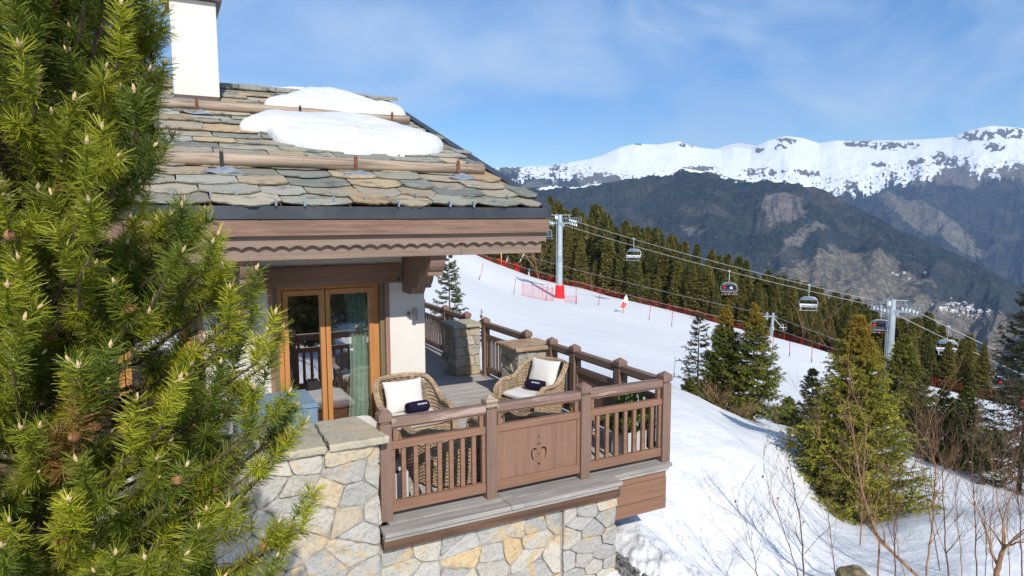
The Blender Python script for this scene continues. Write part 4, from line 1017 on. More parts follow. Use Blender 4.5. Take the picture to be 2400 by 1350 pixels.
# curtains and the little of the room that shows
def curtain(x0, x1, y, label, ph):
    V, F = [], []; n, m = 60, 16
    for j in range(m+1):
        z = .03+2.05*j/m; g = 1-.16*math.sin(PI*min(1, j/m*1.05))*(1 if ph else .3)
        for i in range(n+1):
            u = i/n; x = x1-(x1-x0)*(1-u)*g if ph != 2 else x0+(x1-x0)*u*g
            V.append((x, y+.032*math.sin(u*34+ph+.3*math.sin(j*.5))+.012*math.sin(u*71), z))
    for j in range(m):
        for i in range(n): a = j*(n+1)+i; F.append((a, a+1, a+n+2, a+n+1))
    me = bpy.data.meshes.new('curtain'); me.from_pydata(V, [], F); me.materials.append(MT['curtain']); me.polygons.foreach_set('use_smooth', [True]*len(F))
    o = mobj('curtain', me); tag(o, label, 'curtain', 'green curtains of the glazed doors')
curtain(2.20, 2.60, 9.36, 'pale green gathered curtain inside the right leaf of the terrace door', 1)
curtain(1.27, 1.42, 9.36, 'narrow pale green curtain at the left edge of the terrace door', 2)
curtain(.02, .22, 9.36, 'green curtain behind the left glazed door, beside the pine', 3)
mb = MB(); mb.box(1.2, 2.9, 9.6, 11.6, -.01, .008); tag(mb.build('rug', MT['rug']), 'dark red rug on the floor behind the terrace door', 'rug')

# ------------------------------------------------------------------ terrace
terr = thing('terrace', (3.5, 9, -.05), 'weathered grey timber terrace deck with grey coping boards and a brown fascia', 'terrace')
mb = MB(); y = 6.62
while y < 17.5:
    x = -3.5 if y < 8.9 else CX+.01; w = .138
    x1 = 5.36
    while x < x1:
        L = min(rr.uniform(2.2, 3.6), x1-x)
        if L > .02: mb.box(x, x+L-.004, y, y+w, -.04, rr.uniform(-.003, .0))
        x += L
    y += w+.006
mb.build('deck_board', MT['deck'], terr, bevel=.003)
mb = MB(); mb.box(-3.5, 5.4, 6.45, 17.4, -.30, -.05); mb.build('joist_frame', MT['stain'], terr)
mb = MB()
mb.box(1.76, 3.14, 6.08, 6.27, -.045, 0); mb.box(3.30, 4.60, 6.08, 6.27, -.045, 0.0); mb.box(3.145, 3.295, 6.075, 6.44, -.045, .004)
mb.box(1.86, 3.14, 6.275, 6.44, -.045, .003); mb.box(3.30, 5.51, 6.275, 6.44, -.045, .002); mb.box(1.90, 5.40, 6.445, 6.615, -.045, 0)
mb.box(5.365, 5.56, 6.445, 17.4, -.045, .001)
mb.box(1.765, 4.57, 6.115, 6.2, -.095, -.048); mb.box(4.57, 5.48, 6.30, 6.40, -.095, -.048)
mb.build('coping_board', MT['board'], terr, bevel=.004)
mb = MB(); mb.box(1.76, 4.60, 6.13, 6.22, -.20, -.098); mb.build('drip_strip', MT['stain'], terr)
mb = MB(); mb.box(4.62, 5.465, 6.34, 6.40, -.19, -.097); mb.box(4.62, 5.47, 6.335, 6.40, -.435, -.194); mb.box(4.62, 5.47, 6.335, 6.40, -.60, -.441); mb.box(5.41, 5.47, 6.40, 17.4, -.60, -.10)
mb.build('fascia_board', MT['wood_red'], terr, bevel=.004)
# low stone wall with coping
swall = thing('stone_wall', (1.5, 6.4, -2.6), 'grey and ochre rubble stone wall under the terrace, with flat coping on its left part', 'stone wall')
core = MB(); core.box(-4, 4.60, 6.245, 6.6, -2.8, -.205); core.box(-4, 1.74, 6.245, 6.9, -.205, .86); core.box(4.2, 4.60, 6.6, 8.5, -2.8, -.3)
core.build('mortar_core', MT['mortar'], swall)
st = MB(); rs = random.Random(12)
fr = lambda u, v_, w: (u, 6.24-w, v_)
stones(st, fr, rubble_sites(-2.6, 1.748, -1.9, .875, .27, .185, rs), (-2.6, 1.748, -1.9, .875), 1.25, rs)
stones(st, fr, rubble_sites(1.752, 3.84, -1.9, -.205, .29, .20, rs), (1.752, 3.84, -1.9, -.205), 1.25, rs)
stones(st, lambda u, v_, w: (u, 6.225-w, v_), rubble_sites(3.87, 4.615, -1.9, -.205, .30, .155, rs, .25), (3.87, 4.615, -1.9, -.205), 1.5, rs, pal=STONEC[:5]+[STONEC[7], STONEC[10]])
stones(st, lambda u, v_, w: (1.745+w, u, v_), rubble_sites(6.25, 6.88, .0, .86, .3, .2, rs), (6.25, 6.88, .0, .86), 1.3, rs)
st.build('stone_face', MT['stone'], swall, color=True)
def cslab(pts, z, th, name, parent, rs, mt=None):
    m = MB(); n = len(pts); P = []
    for i in range(n):
        a, b = Vector(pts[i]), Vector(pts[(i+1) % n]); k = max(2, int((b-a).length/.06))
        for q in range(k): P.append(a+(b-a)*q/k+Vector((rs.uniform(-.010, .010), rs.uniform(-.010, .010))))
    cx = sum(p.x for p in P)/len(P); cy = sum(p.y for p in P)/len(P); b = 0; N = len(P)
    for k, (f, h) in enumerate(((.985, -th), (1.0, -th*.6), (1.004, -th*.3), (.99, 0))):
        for p in P: m.v.append((cx+(p.x-cx)*f+rs.uniform(-.004, .004), cy+(p.y-cy)*f+rs.uniform(-.004, .004), z+h))
    for k in range(3):
        for i in range(N): j = (i+1) % N; m.face([k*N+i, k*N+j, (k+1)*N+j, (k+1)*N+i])
    m.face(list(range(N))[::-1]); m.face([3*N+i for i in range(N)]); return m.build(name, mt or MT['coping'], parent)
cslab([(1.27, 6.17), (1.845, 6.17), (1.80, 6.55), (1.72, 6.98), (1.29, 6.96)], .95, .07, 'coping_stone', swall, rs)
cslab([(.35, 6.16), (1.245, 6.17), (1.268, 6.96), (.37, 6.98)], .945, .07, 'coping_stone', swall, rs)
cslab([(-.9, 6.16), (.33, 6.16), (.35, 6.98), (-.9, 6.98)], .95, .07, 'coping_stone', swall, rs)
cslab([(-2.6, 6.16), (-.92, 6.16), (-.92, 6.98), (-2.6, 6.98)], .95, .07, 'coping_stone', swall, rs)
# pillars
def pillar(x0, x1, y0, y1, zt, cap, label, seed):
    t = thing('stone_pillar', ((x0+x1)/2, (y0+y1)/2, 0), label, 'stone pillar', 'stone pillars of the terrace'); rs = random.Random(seed)
    m = MB(); m.box(x0+.02, x1-.02, y0+.02, y1-.02, 0, zt); m.build('mortar_core', MT['mortar'], t)
    PAL = [(.44,.40,.33),(.38,.36,.32),(.50,.46,.40),(.46,.36,.22),(.36,.34,.31),(.42,.40,.37),(.48,.40,.28),(.31,.29,.26)]
    s = MB()
    for f, u0, u1 in ((lambda u, v_, w: (u, y0-w+.02, v_), x0, x1), (lambda u, v_, w: (x0-w+.02, u, v_), y0, y1), (lambda u, v_, w: (x1+w-.02, u, v_), y0, y1), (lambda u, v_, w: (u, y1+w-.02, v_), x0, x1)):
        stones(s, f, rubble_sites(u0, u1, .0, zt, .20, .185, rs, .16), (u0, u1, .0, zt), 2.2, rs, gap=.007, depth=.022, pal=PAL)
    s.build('stone_face', MT['stone'], t, color=True); cslab(cap, zt+.055, .055, 'coping_stone', t, rs, MT['coping_rust'] if seed == 6 else None); return t
pillar(4.89, 5.42, 11.82, 12.42, .955, [(4.83, 11.76), (5.47, 11.74), (5.47, 12.48), (4.82, 12.50)], 'stone pillar on the terrace nearer the house corner, half in the roof shadow', 4)
pillar(4.90, 5.48, 9.24, 9.86, .955, [(4.83, 9.17), (5.36, 9.15), (5.62, 9.22), (5.60, 9.9), (4.84, 9.93)], 'sunlit stone pillar with a rust brown capstone behind the right armchair', 6)

# railings
def post(x, y, parent, worn=None):
    m = MB(); w = .062; h = 1.005
    m.box(x-w, x+w, y-w, y+w, 0.0, h); m.box(x-w+.012, x+w-.012, y-w+.012, y+w-.012, h, 1.03)
    o = m.build('post', MT['wood_post'], parent, bevel=.008)
    c = MB(); b = len(c.v); w2 = .070
    for f, z in ((.92, 1.03), (1, 1.045), (1, 1.10), (.93, 1.112)):
        for i, j in ((-1,-1),(1,-1),(1,1),(-1,1)): c.v.append((x+i*w2*f, y+j*w2*f, z))
    c.v.append((x, y, 1.158))
    for k in range(3):
        for i in range(4): j = (i+1) % 4; c.face([k*4+i, k*4+j, (k+1)*4+j, (k+1)*4+i])
    for i in range(4): c.face([12+i, 12+(i+1) % 4, 16])
    c.face([3, 2, 1, 0]); c.build('post_cap', worn or MT['wood_post'], o, bevel=.004); return o
HOLES_ = None
def panel_loops(w, h):
    cx, cy = w/2, h/2+.0; L = [[(0, 0), (w, 0), (w, h), (0, h)]]
    def tri(y, s, up=1): L.append([(cx-s, y), (cx+s, y), (cx, y+up*2.1*s)])
    cy -= .06
    tri(cy+.185, .014); tri(cy-.108, .018, -1.2)
    L.append([(cx-.026, cy+.108)]+[(cx+.026*math.cos(a), cy+.108+.016*math.sin(a)) for a in np.linspace(PI, 0, 7)][1:])
    tri(cy-.012, .013)
    for s in (-1, 1):
        out, inn = [], []
        for i in range(15):
            t = i/14; a = PI*.78-t*PI*1.18           # a hook: curled top, sweeping down towards the middle
            px, py = .058+.034*math.cos(a), .016+.044*math.sin(a)
            if t > .55: k = (t-.55)/.45; py -= .040*k; px -= .004*k
            th = .006+.009*(1-t)**.5*min(1, .35+t*4); nx, ny = math.cos(a), math.sin(a)
            out.append((cx+s*(px+nx*th), cy+py+ny*th)); inn.append((cx+s*(px-nx*th*.6), cy+py-ny*th*.6))
        L.append(out+inn[::-1])
    return L
def bay(parent, A, B, kind, nb=7, mat_r='x'):
    """A, B: post centres (x,y)"""
    A, B = Vector((*A, 0)), Vector((*B, 0)); d = (B-A); L = d.length; d.normalize(); s = Vector((d.y, -d.x, 0))  # s points outward
    a, b = A+d*.064, B-d*.064
    def beam(z0, z1, w, name, mm, sh=0.0, e=0.0):
        m = MB(); m.bar(a+Vector((0, 0, (z0+z1)/2))+s*sh+d*e, b+Vector((0, 0, (z0+z1)/2))+s*sh-d*e, w, z1-z0); return m.build(name, mm, parent, bevel=.006)
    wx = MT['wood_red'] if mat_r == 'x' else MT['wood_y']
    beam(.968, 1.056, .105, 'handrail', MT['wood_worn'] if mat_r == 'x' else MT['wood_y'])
    beam(.940, .966, .05, 'handrail_batten', wx)
    beam(.735, .815, .065, 'middle_rail', wx, .004)
    m = MB()
    for q in (.045, L-.128-.045): c = a+d*q; m = MB(); m.obox(c+Vector((0, 0, .877)), d*.022, s*.026, (0, 0, .0595)); m.build('spacer_block', wx, parent)
    beam(.077, .186, .065, 'bottom_rail', wx, .004)
    zl, zh = .188, .733
    if kind == 'b':
        m = MB()
        for q in (.020, L-.128-.020): m = MB(); m.obox(a+d*q+Vector((0, 0, (zl+zh)/2)), d*.019, s*.026, (0, 0, (zh-zl)/2)); m.build('side_stile', wx, parent, bevel=.004)
        for i in range(nb):
            c = a+d*(L-.128)*((i+1)/(nb+1))+Vector((0, 0, (zl+zh)/2)); m = MB(); m.obox(c, d*.0235, s*.020, (0, 0, (zh-zl)/2)); m.build('baluster', wx, parent, bevel=.004)
    else:
        W, Hh = L-.128-.078, zh-zl; o0 = a+d*.039+s*.016; P0 = wloc(parent)
        me = curve_mesh('panel', panel_loops(W, Hh), .024, MT['panel'] if mat_r == 'x' else wx, lambda u, v_, w: Vector(o0+d*u+s*(-w)+Vector((0, 0, zl+v_)))-P0)
        mobj('panel', me, parent)
        m = MB()
        for q in (.019, L-.128-.019): m = MB(); m.obox(a+d*q+Vector((0, 0, (zl+zh)/2)), d*.019, s*.030, (0, 0, (zh-zl)/2)); m.build('side_stile', wx, parent, bevel=.004)
PX = [1.862, 3.038, 4.253, 5.464]; PY = 6.40
rail = thing('railing', (3.66, PY, 0), 'brown timber railing along the front of the terrace with a cut out heart panel', 'railing', 'terrace railings')
for i, x in enumerate(PX): post(x, PY, rail, MT['log'] if i == 1 else None)
bay(rail, (PX[0], PY), (PX[1], PY), 'b'); bay(rail, (PX[1], PY), (PX[2], PY), 'p'); bay(rail, (PX[2], PY), (PX[3], PY), 'b')
rail2 = thing('railing', (5.462, 8, 0), 'brown railing on the right side of the terrace, from the corner to the sunlit pillar', 'railing', 'terrace railings')
SY = [7.32, 8.46, 9.14]
for y in SY: post(5.462, y, rail2)
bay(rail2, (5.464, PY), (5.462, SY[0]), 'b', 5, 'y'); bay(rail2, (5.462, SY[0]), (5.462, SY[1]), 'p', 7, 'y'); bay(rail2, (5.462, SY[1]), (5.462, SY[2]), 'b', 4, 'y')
rail3 = thing('railing', (5.462, 10.8, 0), 'short brown railing between the two stone pillars', 'railing', 'terrace railings')
for y in (9.98, 11.66): post(5.462, y, rail3)
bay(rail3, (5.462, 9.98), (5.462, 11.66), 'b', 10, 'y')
rail4 = thing('railing', (5.462, 14.5, 0), 'brown railing running back from the shaded stone pillar', 'railing', 'terrace railings')
for y in (12.56, 13.75, 15.3, 16.9): post(5.462, y, rail4)
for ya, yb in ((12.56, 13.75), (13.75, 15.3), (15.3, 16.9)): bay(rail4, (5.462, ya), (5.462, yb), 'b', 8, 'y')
# gravel in the gap between wall and snow
MT['gravel'] = flat('dark_gravel', (.17, .165, .16), .9, .2, var=.9, scale=30)
gv = MB(); rg_ = random.Random(8)
for i in range(3000):
    x, y = rg_.uniform(4.62, 5.2), rg_.uniform(5.3, 6.6); r = rg_.uniform(.010, .028); z = gz(x, y)
    if z > -1.08 or x > 4.80+.25*max(0, 5.9-y) or y < 5.6: continue
    gv.obox((x, y, z+r*.4), (r*rg_.uniform(.7, 1.3), r*.3, 0), (-r*.3, r*rg_.uniform(.6, 1), r*.2), (0, -r*.2, r*.6))
if gv.v: tag(gv.build('gravel', MT['gravel']), 'grey gravel strip at the foot of the stone wall', kind='stuff')
# ------------------------------------------------------------------ wicker furniture
def plan_curve(W, D, n):
    """U shaped plan: arm front left -> round back -> arm front right; front is -y"""
    pts = []; rx, ry = W/2, D*.55
    y0 = -D*.5; yb = D*.5-ry
    L1 = yb-y0; La = PI*(rx+ry)/2; T = 2*L1+La
    for i in range(n+1):
        s = T*i/n
        if s < L1: pts.append((-rx, y0+s))
        elif s < L1+La: a = PI-(s-L1)/La*PI; pts.append((rx*math.cos(a), yb+ry*math.sin(a)))
        else: pts.append((rx, yb-(s-L1-La)))
    return pts
def armchair(W, D, arm, back, label, cat_group, loc, rz, seat=True, flare=.06):
    t = thing('wicker_armchair', (0, 0, 0), label, 'armchair', cat_group)
    n = 96; pl = plan_curve(W, D, n); rows = 30; base = .04
    def top(i):
        u = abs(i/n-.5)*2; k = 1-sstep(.30, .72, u); fr_ = sstep(.90, 1.0, u)
        return arm+(back-arm)*float(k)-.06*float(fr_)
    def surf(i, f, off=0):
        x, y = pl[i]; x0, y0 = pl[max(0, i-1)]; x1, y1 = pl[min(n, i+1)]; tx, ty = x1-x0, y1-y0; L = math.hypot(tx, ty); nx, ny = -ty/L, tx/L
        u = abs(i/n-.5)*2; k = float(1-sstep(.2, .7, u)); h = top(i); z = base+(h-base)*f
        bulge = .022*math.sin(PI*min(1, f*1.1))-.045*(1-f)*(1)+flare*k*f*f
        return Vector((x+nx*(off+bulge), y+ny*(off+bulge), z))
    # outward normal check: back centre normal must point to +y
    sgn = 1 if surf(n//2, .5, .1).y > surf(n//2, .5, 0).y else -1
    w = MB()
    for r in range(rows):
        f = (r+.5)/rows; pts = []
        for i in range(n+1): pts.append(surf(i, f, sgn*(.0085 if (i//2+r) % 2 else -.0085)))
        w.tube(pts, .0098*(.55+.45*min(1, arm/.6)), 4, cap=False)
    for i in range(0, n+1, 2): w.tube([surf(i, f) for f in np.linspace(0, 1, 9)], .006, 4, cap=False)
    # apron under the seat
    if seat:
        for r in range(13):
            z = .07+.022*r; w.tube([(x, -D*.5+.03+(.007 if (k+r) % 2 else -.007), z) for k, x in enumerate(np.linspace(-W/2+.03, W/2-.03, 40))], .0095, 4, cap=False)
        w.box(-W/2+.05, W/2-.05, -D*.5+.05, D*.42, .30, .335)
    w.build('woven_body', MT['wicker'], t, smooth=True)
    rim = MB(); R0 = .034
    for k in range(5):
        a = 2*PI*k/5; P = []
        for i in range(n+1):
            c = surf(i, 1.0, 0); ph = a+i*.0; P.append(c+Vector((0, 0, math.sin(ph)*.017))+(surf(i, 1.0, sgn*.1)-c).normalized()*math.cos(ph)*.026)
        f0, f1 = P[0], P[-1]
        P = [Vector((f0.x, f0.y-.045, .05)), Vector((f0.x, f0.y-.05, arm*.55)), Vector((f0.x, f0.y-.045, arm*.82))]+P+[Vector((f1.x, f1.y-.045, arm*.82)), Vector((f1.x, f1.y-.05, arm*.55)), Vector((f1.x, f1.y-.045, .05))]
        rim.tube(P, .0165, 6)
    rim.build('braided_rim', MT['wicker'], t, smooth=True)
    if seat: mobj('seat_cushion', pillow_mesh(W*.86, D*.82, .13, .10, MT['cushion'], 'seat_cushion', sag=.012), t).location = (0, -.03, .40)
    t.location = loc; t.rotation_euler = (0, 0, rz); return t
def pillow_mesh(w, d, h, edge, mat, name, sag=0.0, pinch=0.0, n=22, seed=1):
    V, F = [], []
    def P(u, v, s):
        pu = 1-pinch*(1-v*v)*abs(u)**3 if pinch else 1; pv = 1-pinch*(1-u*u)*abs(v)**3 if pinch else 1
        e = (max(0, 1-abs(u)**(3.2 if pinch else 9)))**.5*(max(0, 1-abs(v)**(3.2 if pinch else 9)))**.5
        z = s*h/2*e*(.72+.28*(1-u*u)*(1-v*v) if pinch else 1)+.010*noise.noise(Vector((u*2.2+seed, v*2.2, s)))-(sag*(1-u*u)*(1-v*v) if s > 0 else 0)
        return (u*w/2*pu, v*d/2*pv, z)
    for s in (1, -1):
        for j in range(n+1):
            for i in range(n+1): u, v = math.sin(PI/2*(i/n*2-1)), math.sin(PI/2*(j/n*2-1)); V.append(P(u, v, s))
    m = (n+1)**2
    for s in (0, 1):
        for j in range(n):
            for i in range(n):
                a = s*m+j*(n+1)+i; q = (a, a+1, a+n+2, a+n+1); F.append(q if s == 0 else q[::-1])
    me = bpy.data.meshes.new(name); me.from_pydata(V, [], F); me.materials.append(mat); me.polygons.foreach_set('use_smooth', [True]*len(F)); return me
def towel(label, loc, rz, txt, g='rolled navy towels'):
    t = thing('rolled_towel', (0, 0, 0), label, 'towel', g); m = MB(); L = .145; r = .082
    pr = []
    N = 30
    for k in range(9):
        x = -L+2*L*k/8; f = 1-.10*(abs(k-4)/4)**4
        for i in range(N): a = 2*PI*i/N; rr_ = r*f*(1+.02*math.sin(3*a)); m.v.append((x, rr_*math.cos(a), r*.94+rr_*math.sin(a)*.94))
    for k in range(8):
        for i in range(N): j = (i+1) % N; m.face([k*N+i, k*N+j, (k+1)*N+j, (k+1)*N+i])
    for s, b0 in ((-1, 0), (1, 8*N)):                  # spiral ends of the roll
        turns = []
        for q in range(60): a = q*.42; R_ = r*.86*(1-q/66); turns.append((s*(L+.002+.004*math.sin(q)), R_*math.cos(a), r*.94+R_*math.sin(a)*.94))
        m.tube(turns, .0065, 5)
        m.face([b0+i for i in range(N)])
    m.build('roll', MT['towel'], t, smooth=True)
    if txt:
        o = mobj('lettering', text_mesh('lettering', txt, .026, MT['white_print']), t); o.location = (.04, -r*.80, r*.94+r*.60); o.rotation_euler = (R(54), 0, 0); o.scale = (1.0, 1.15, 1)
    t.location = loc; t.rotation_euler = (0, 0, rz); return t
def cushion(loc, rot, w, h, label):
    o = mobj('cushion', pillow_mesh(w, h, .17, .1, MT['cushion'], 'cushion', pinch=.07)); o.location = loc; o.rotation_euler = rot; return tag(o, label, 'cushion', 'ivory scatter cushions')
GA = 'wicker armchairs on the terrace'
armchair(.87, .82, .60, .87, 'round backed wicker armchair facing the viewer, beside the green curtain', GA, (2.82, 8.42, 0), R(4))
cushion((2.78, 8.56, .66), (R(72), 0, R(4)), .56, .44, 'ivory cushion upright in the chair by the glass door')
towel('rolled navy towel with white lettering on the armchair by the glass door', (2.90, 8.36, .468), R(8), 'BOURBONS')
armchair(.85, .80, .60, .85, 'wicker armchair turned sideways in front of the rust capped pillar', GA, (4.90, 8.68, 0), R(-72))
cushion((5.06, 8.72, .68), (R(68), 0, R(-66)), .52, .46, 'ivory cushion leaning in the sideways armchair at the railing')
towel('rolled navy towel on the sideways armchair near the rust capped pillar', (4.88, 8.66, .468), R(-58), 'BOURBONS')
armchair(.88, .78, .60, .70, 'low wicker tub chair with its back to the front railing, behind the left balusters', GA, (2.86, 7.12, 0), R(180))
armchair(1.0, .80, .60, .69, 'low wicker tub chair with its back to the front railing, behind the cut out panel', GA, (4.32, 7.14, 0), R(176))
# daybed with its blue grey cover box
t = thing('storage_box', (1.10, 8.15, 0), 'blue grey covered box on the terrace, between the pine and the glass door', 'box')
m = MB(); m.box(.62, 1.50, 7.86, 8.62, .03, .90); m.build('cover', MT['blue_cover'], t, bevel=.014)
m = MB(); m.box(.60, 1.515, 7.845, 8.635, .855, .872); m.build('cover_seam', MT['blue_cover'], t, bevel=.006)
t = thing('low_bench', (1.95, 8.2, 0), 'low white cushioned bench beside the blue grey box', 'bench')
m = MB(); m.box(1.56, 2.34, 7.9, 8.74, .05, .30); m.build('frame', MT['wicker'], t, bevel=.01)
mobj('seat_cushion', pillow_mesh(.82, .86, .14, .1, MT['cushion'], 'seat_cushion'), t).location = (1.95-1.95, 8.31-8.2, .37)
t = thing('bolster', (1.60, 7.98, .52), 'dark teal round bolster on the white bench against the blue grey box', 'bolster')
m = MB(); m.lathe([(.02, -.05), (.055, -.045), (.07, -.02), (.07, .02), (.055, .045), (.02, .05)], (1.60, 7.98, .50), 18); m.build('bolster_body', flat('teal_cloth', (.02, .05, .075), .8), t, smooth=True)
# planters
def planter(x0, x1, y0, y1, h, label, kind):
    t = thing('planter', ((x0+x1)/2, (y0+y1)/2, 0), label, 'planter', 'terrace planters'); m = MB()
    for xa, xb, ya, yb in ((x0, x1, y0, y0+.02), (x0, x1, y1-.02, y1), (x0, x0+.02, y0+.021, y1-.021), (x1-.02, x1, y0+.021, y1-.021)): m.box(xa, xb, ya, yb, .02, h)
    m.build('box', MT['planter'], t, bevel=.004)
    m = MB(); m.box(x0+.021, x1-.021, y0+.021, y1-.021, h-.08, h-.05); m.build('soil', flat('soil', (.05, .035, .025), .95), t)
    return t
pl = planter(5.02, 5.34, 6.58, 6.90, .36, 'grey board planter with a green bush in the front corner of the railing', 1)
pc = thing('potted_bush', (5.18, 6.74, .30), 'green and yellow leafy bush growing in the corner planter', 'bush')
rq = np.random.default_rng(5); s0, s1, cc_ = [], [], []
for i in range(150):
    a = rq.uniform(0, 2*PI); el = rq.uniform(.1, 1.4); q = np.array([math.cos(a)*math.cos(el)*.36, math.sin(a)*math.cos(el)*.30, .05+math.sin(el)*.50])*rq.uniform(.5, 1)
    d = unit(q*np.array([1, 1, .7])+rq.normal(0, .08, 3)); s0.append(q-d*.05); s1.append(q+d*.06); cc_.append(np.array([.07, .11, .018])*rq.uniform(.5, 1.8))
V, F, C = blades(rq, np.array(s0), np.array(s1), 12, .055, .010, (1.2, .6), np.array(cc_))
mobj('foliage', np_mesh('bush_foliage', V, F, MT['spruce'], cols=C), pc); m = MB()
for i in range(0, 150, 6): m.tube([(0, 0, -.05), tuple(s0[i]*.5), tuple(s0[i])], .006, 4)
mobj('stem', m.mesh('stem', MT['twig']), pc)
planter(2.02, 2.22, 6.72, 6.95, .33, 'small grey box planter behind the leftmost balusters of the front railing', 2)
pc = thing('dry_plant', (2.08, 6.84, .27), 'dark withered plant in the small box planter', 'plant'); mobj('stem', shrub(17, 9, .22, .5, MT['twig'], .006, 1), pc)

# ------------------------------------------------------------------ bare saplings and shrubs on the near bank
def sapling(seed, stem, label, r0, mat_, levels=3, twigL=.5, n_side=(5, 8), leaves=0):
    n_side = (n_side[0]*2, n_side[1]*2) if seed not in (3, 4, 5, 13, 15) else n_side
    """stem: [(x,y,D)] survey points from the foot up"""
    rr = random.Random(seed); P = [od(*q) for q in stem]; g0 = gz(P[0].x, P[0].y)
    foot = Vector((P[0].x, P[0].y, min(P[0].z, g0)-.1)); P = [foot]+P if foot.z < P[0].z-.15 else P
    t = thing('bare_sapling', tuple(P[0]), label, 'sapling', 'leafless saplings on the near snow bank'); O = P[0]; mb = MB(); lvs = []
    dense = []
    for i in range(len(P)-1):
        for k in range(5): dense.append(P[i]+(P[i+1]-P[i])*k/5)
    dense.append(P[-1]); n = len(dense); tot = sum((dense[i+1]-dense[i]).length for i in range(n-1))
    dense = [p+Vector((rr.uniform(-1, 1), rr.uniform(-1, 1), rr.uniform(-1, 1)))*.008*(0 < i < n-1) for i, p in enumerate(dense)]
    rad = [max(.0022, r0*(1-.86*i/(n-1))) for i in range(n)]; mb.tube(dense, rad, 7, cap=False)
    def grow(p, d, L, r, lev):
        m = 5; pts = [p]; rd = [r]
        for i in range(m):
            d = (d+Vector((rr.uniform(-.22, .22), rr.uniform(-.22, .22), rr.uniform(-.06, .20)))).normalized(); p = p+d*L/m; pts.append(p); rd.append(max(.0012, r*(1-.75*(i+1)/m)))
        mb.tube(pts, rd, 4, cap=False)
        if leaves and rr.random() < leaves*.016:
            c = pts[-1]; s = .018; lv = MB(); lvs.append(lv); lv.poly([c+Vector((-s, 0, 0)), c+Vector((0, s*.4, -s*1.3)), c+Vector((s, 0, -s*.2)), c+Vector((0, -s*.3, s))])
        if lev > 0:
            for k in range(rr.randint(3, 6)):
                i = rr.randint(1, m); a = rr.uniform(0, 2*PI); grow(pts[i], (d*.8+Vector((math.cos(a), math.sin(a), .3))*.65).normalized(), L*rr.uniform(.35, .65), rd[i]*.6, lev-1)
    for k in range(rr.randint(*n_side)):
        i = rr.randint(n//3, n-2); d = (dense[i+1]-dense[i]).normalized(); a = rr.uniform(0, 2*PI)
        grow(dense[i], (d*.9+Vector((math.cos(a), math.sin(a), .35))*.65).normalized(), tot*twigL*rr.uniform(.35, .7)*(1-.4*i/n), rad[i]*.6, levels-2)
    grow(dense[-1], (dense[-1]-dense[-2]).normalized(), tot*.2, rad[-1], 1)
    mb.build('stem', mat_, t, smooth=True)
    for lv in lvs: lv.build('dry_leaf', MT['leaf_dry'], t)
    return t
sapling(1, [(2150,1352,7.4),(2055,1255,7.5),(2020,1150,7.6),(2002,1030,7.7),(1990,960,7.8)], 'golden barked leaning sapling in front of the big golden spruce, thickest of the bare saplings', .024, MT['birch'], 3, .42, (8, 11))
sapling(2, [(2062,1262,7.6),(2005,1140,7.7),(1930,1050,7.8),(1905,985,7.9)], 'brown sapling forking left from the foot of the golden barked one', .013, MT['birch'], 3, .4, (6, 9))
sapling(3, [(1885,1348,7.0),(1878,1240,7.1),(1858,1130,7.2),(1845,1060,7.3)], 'dark reddish stem with shrivelled leaves on the snow left of the spruce hollow', .012, MT['twig'], 3, .5, (7, 10), 4)
sapling(4, [(1870,1345,6.8),(1835,1240,6.9),(1805,1160,7.0),(1790,1090,7.1)], 'thin dark sapling leaning left on the open snow', .008, MT['twig'], 3, .5, (5, 8), 3)
sapling(5, [(1775,1350,6.4),(1768,1310,6.4),(1755,1255,6.5)], 'small dark twiggy bush at the bottom of the photo on white snow', .009, MT['twig'], 3, .9, (8, 11), 5)
sapling(6, [(2222,1352,6.8),(2212,1220,6.9),(2210,1110,7.0),(2195,1040,7.1)], 'straight dark purple sapling right of the golden barked one', .011, MT['twig'], 3, .36, (7, 10))
sapling(7, [(2290,1352,7.0),(2284,1210,7.1),(2278,1080,7.2),(2285,1000,7.3)], 'slender dark sapling in front of the ledge spruce', .010, MT['twig'], 3, .4, (7, 10))
sapling(8, [(2170,1352,7.2),(2185,1230,7.3),(2192,1090,7.4),(2170,1020,7.5),(2200,930,7.6)], 'reddish sapling with a fan of fine twigs right of the big golden spruce', .013, MT['birch'], 3, .5, (9, 12))
sapling(9, [(2335,1352,5.8),(2345,1300,5.8),(2350,1278,5.8),(2405,1268,5.7)], 'pale crooked trunk bending right at the bottom right corner', .034, MT['birch'], 2, .5, (4, 6))
sapling(10, [(2395,1352,7.2),(2390,1210,7.3),(2372,1080,7.4),(2380,1010,7.5)], 'thin brown sapling at the right edge of the photo', .010, MT['twig'], 3, .45, (8, 11))
sapling(11, [(2100,1352,7.0),(2095,1240,7.1),(2120,1140,7.2),(2155,1060,7.3),(2160,1010,7.4)], 'thin reddish sapling curving right across the big golden spruce', .009, MT['twig'], 3, .4, (6, 9))
sapling(12, [(2330,1352,7.6),(2322,1230,7.7),(2330,1120,7.8),(2322,1060,7.9)], 'fine brown sapling with forked top over the shaded ledge', .008, MT['birch'], 3, .5, (7, 10))
sapling(13, [(1960,1352,6.6),(1950,1290,6.7),(1942,1200,6.8),(1955,1130,6.9)], 'wispy dark sapling below the left boughs of the big golden spruce', .007, MT['twig'], 3, .5, (6, 9), 2)
sapling(14, [(2030,1000,10.2),(1995,905,10.3),(1988,840,10.4)], 'tall orange brown shoot against the upper boughs of the big golden spruce', .010, MT['birch'], 2, .4, (6, 8))
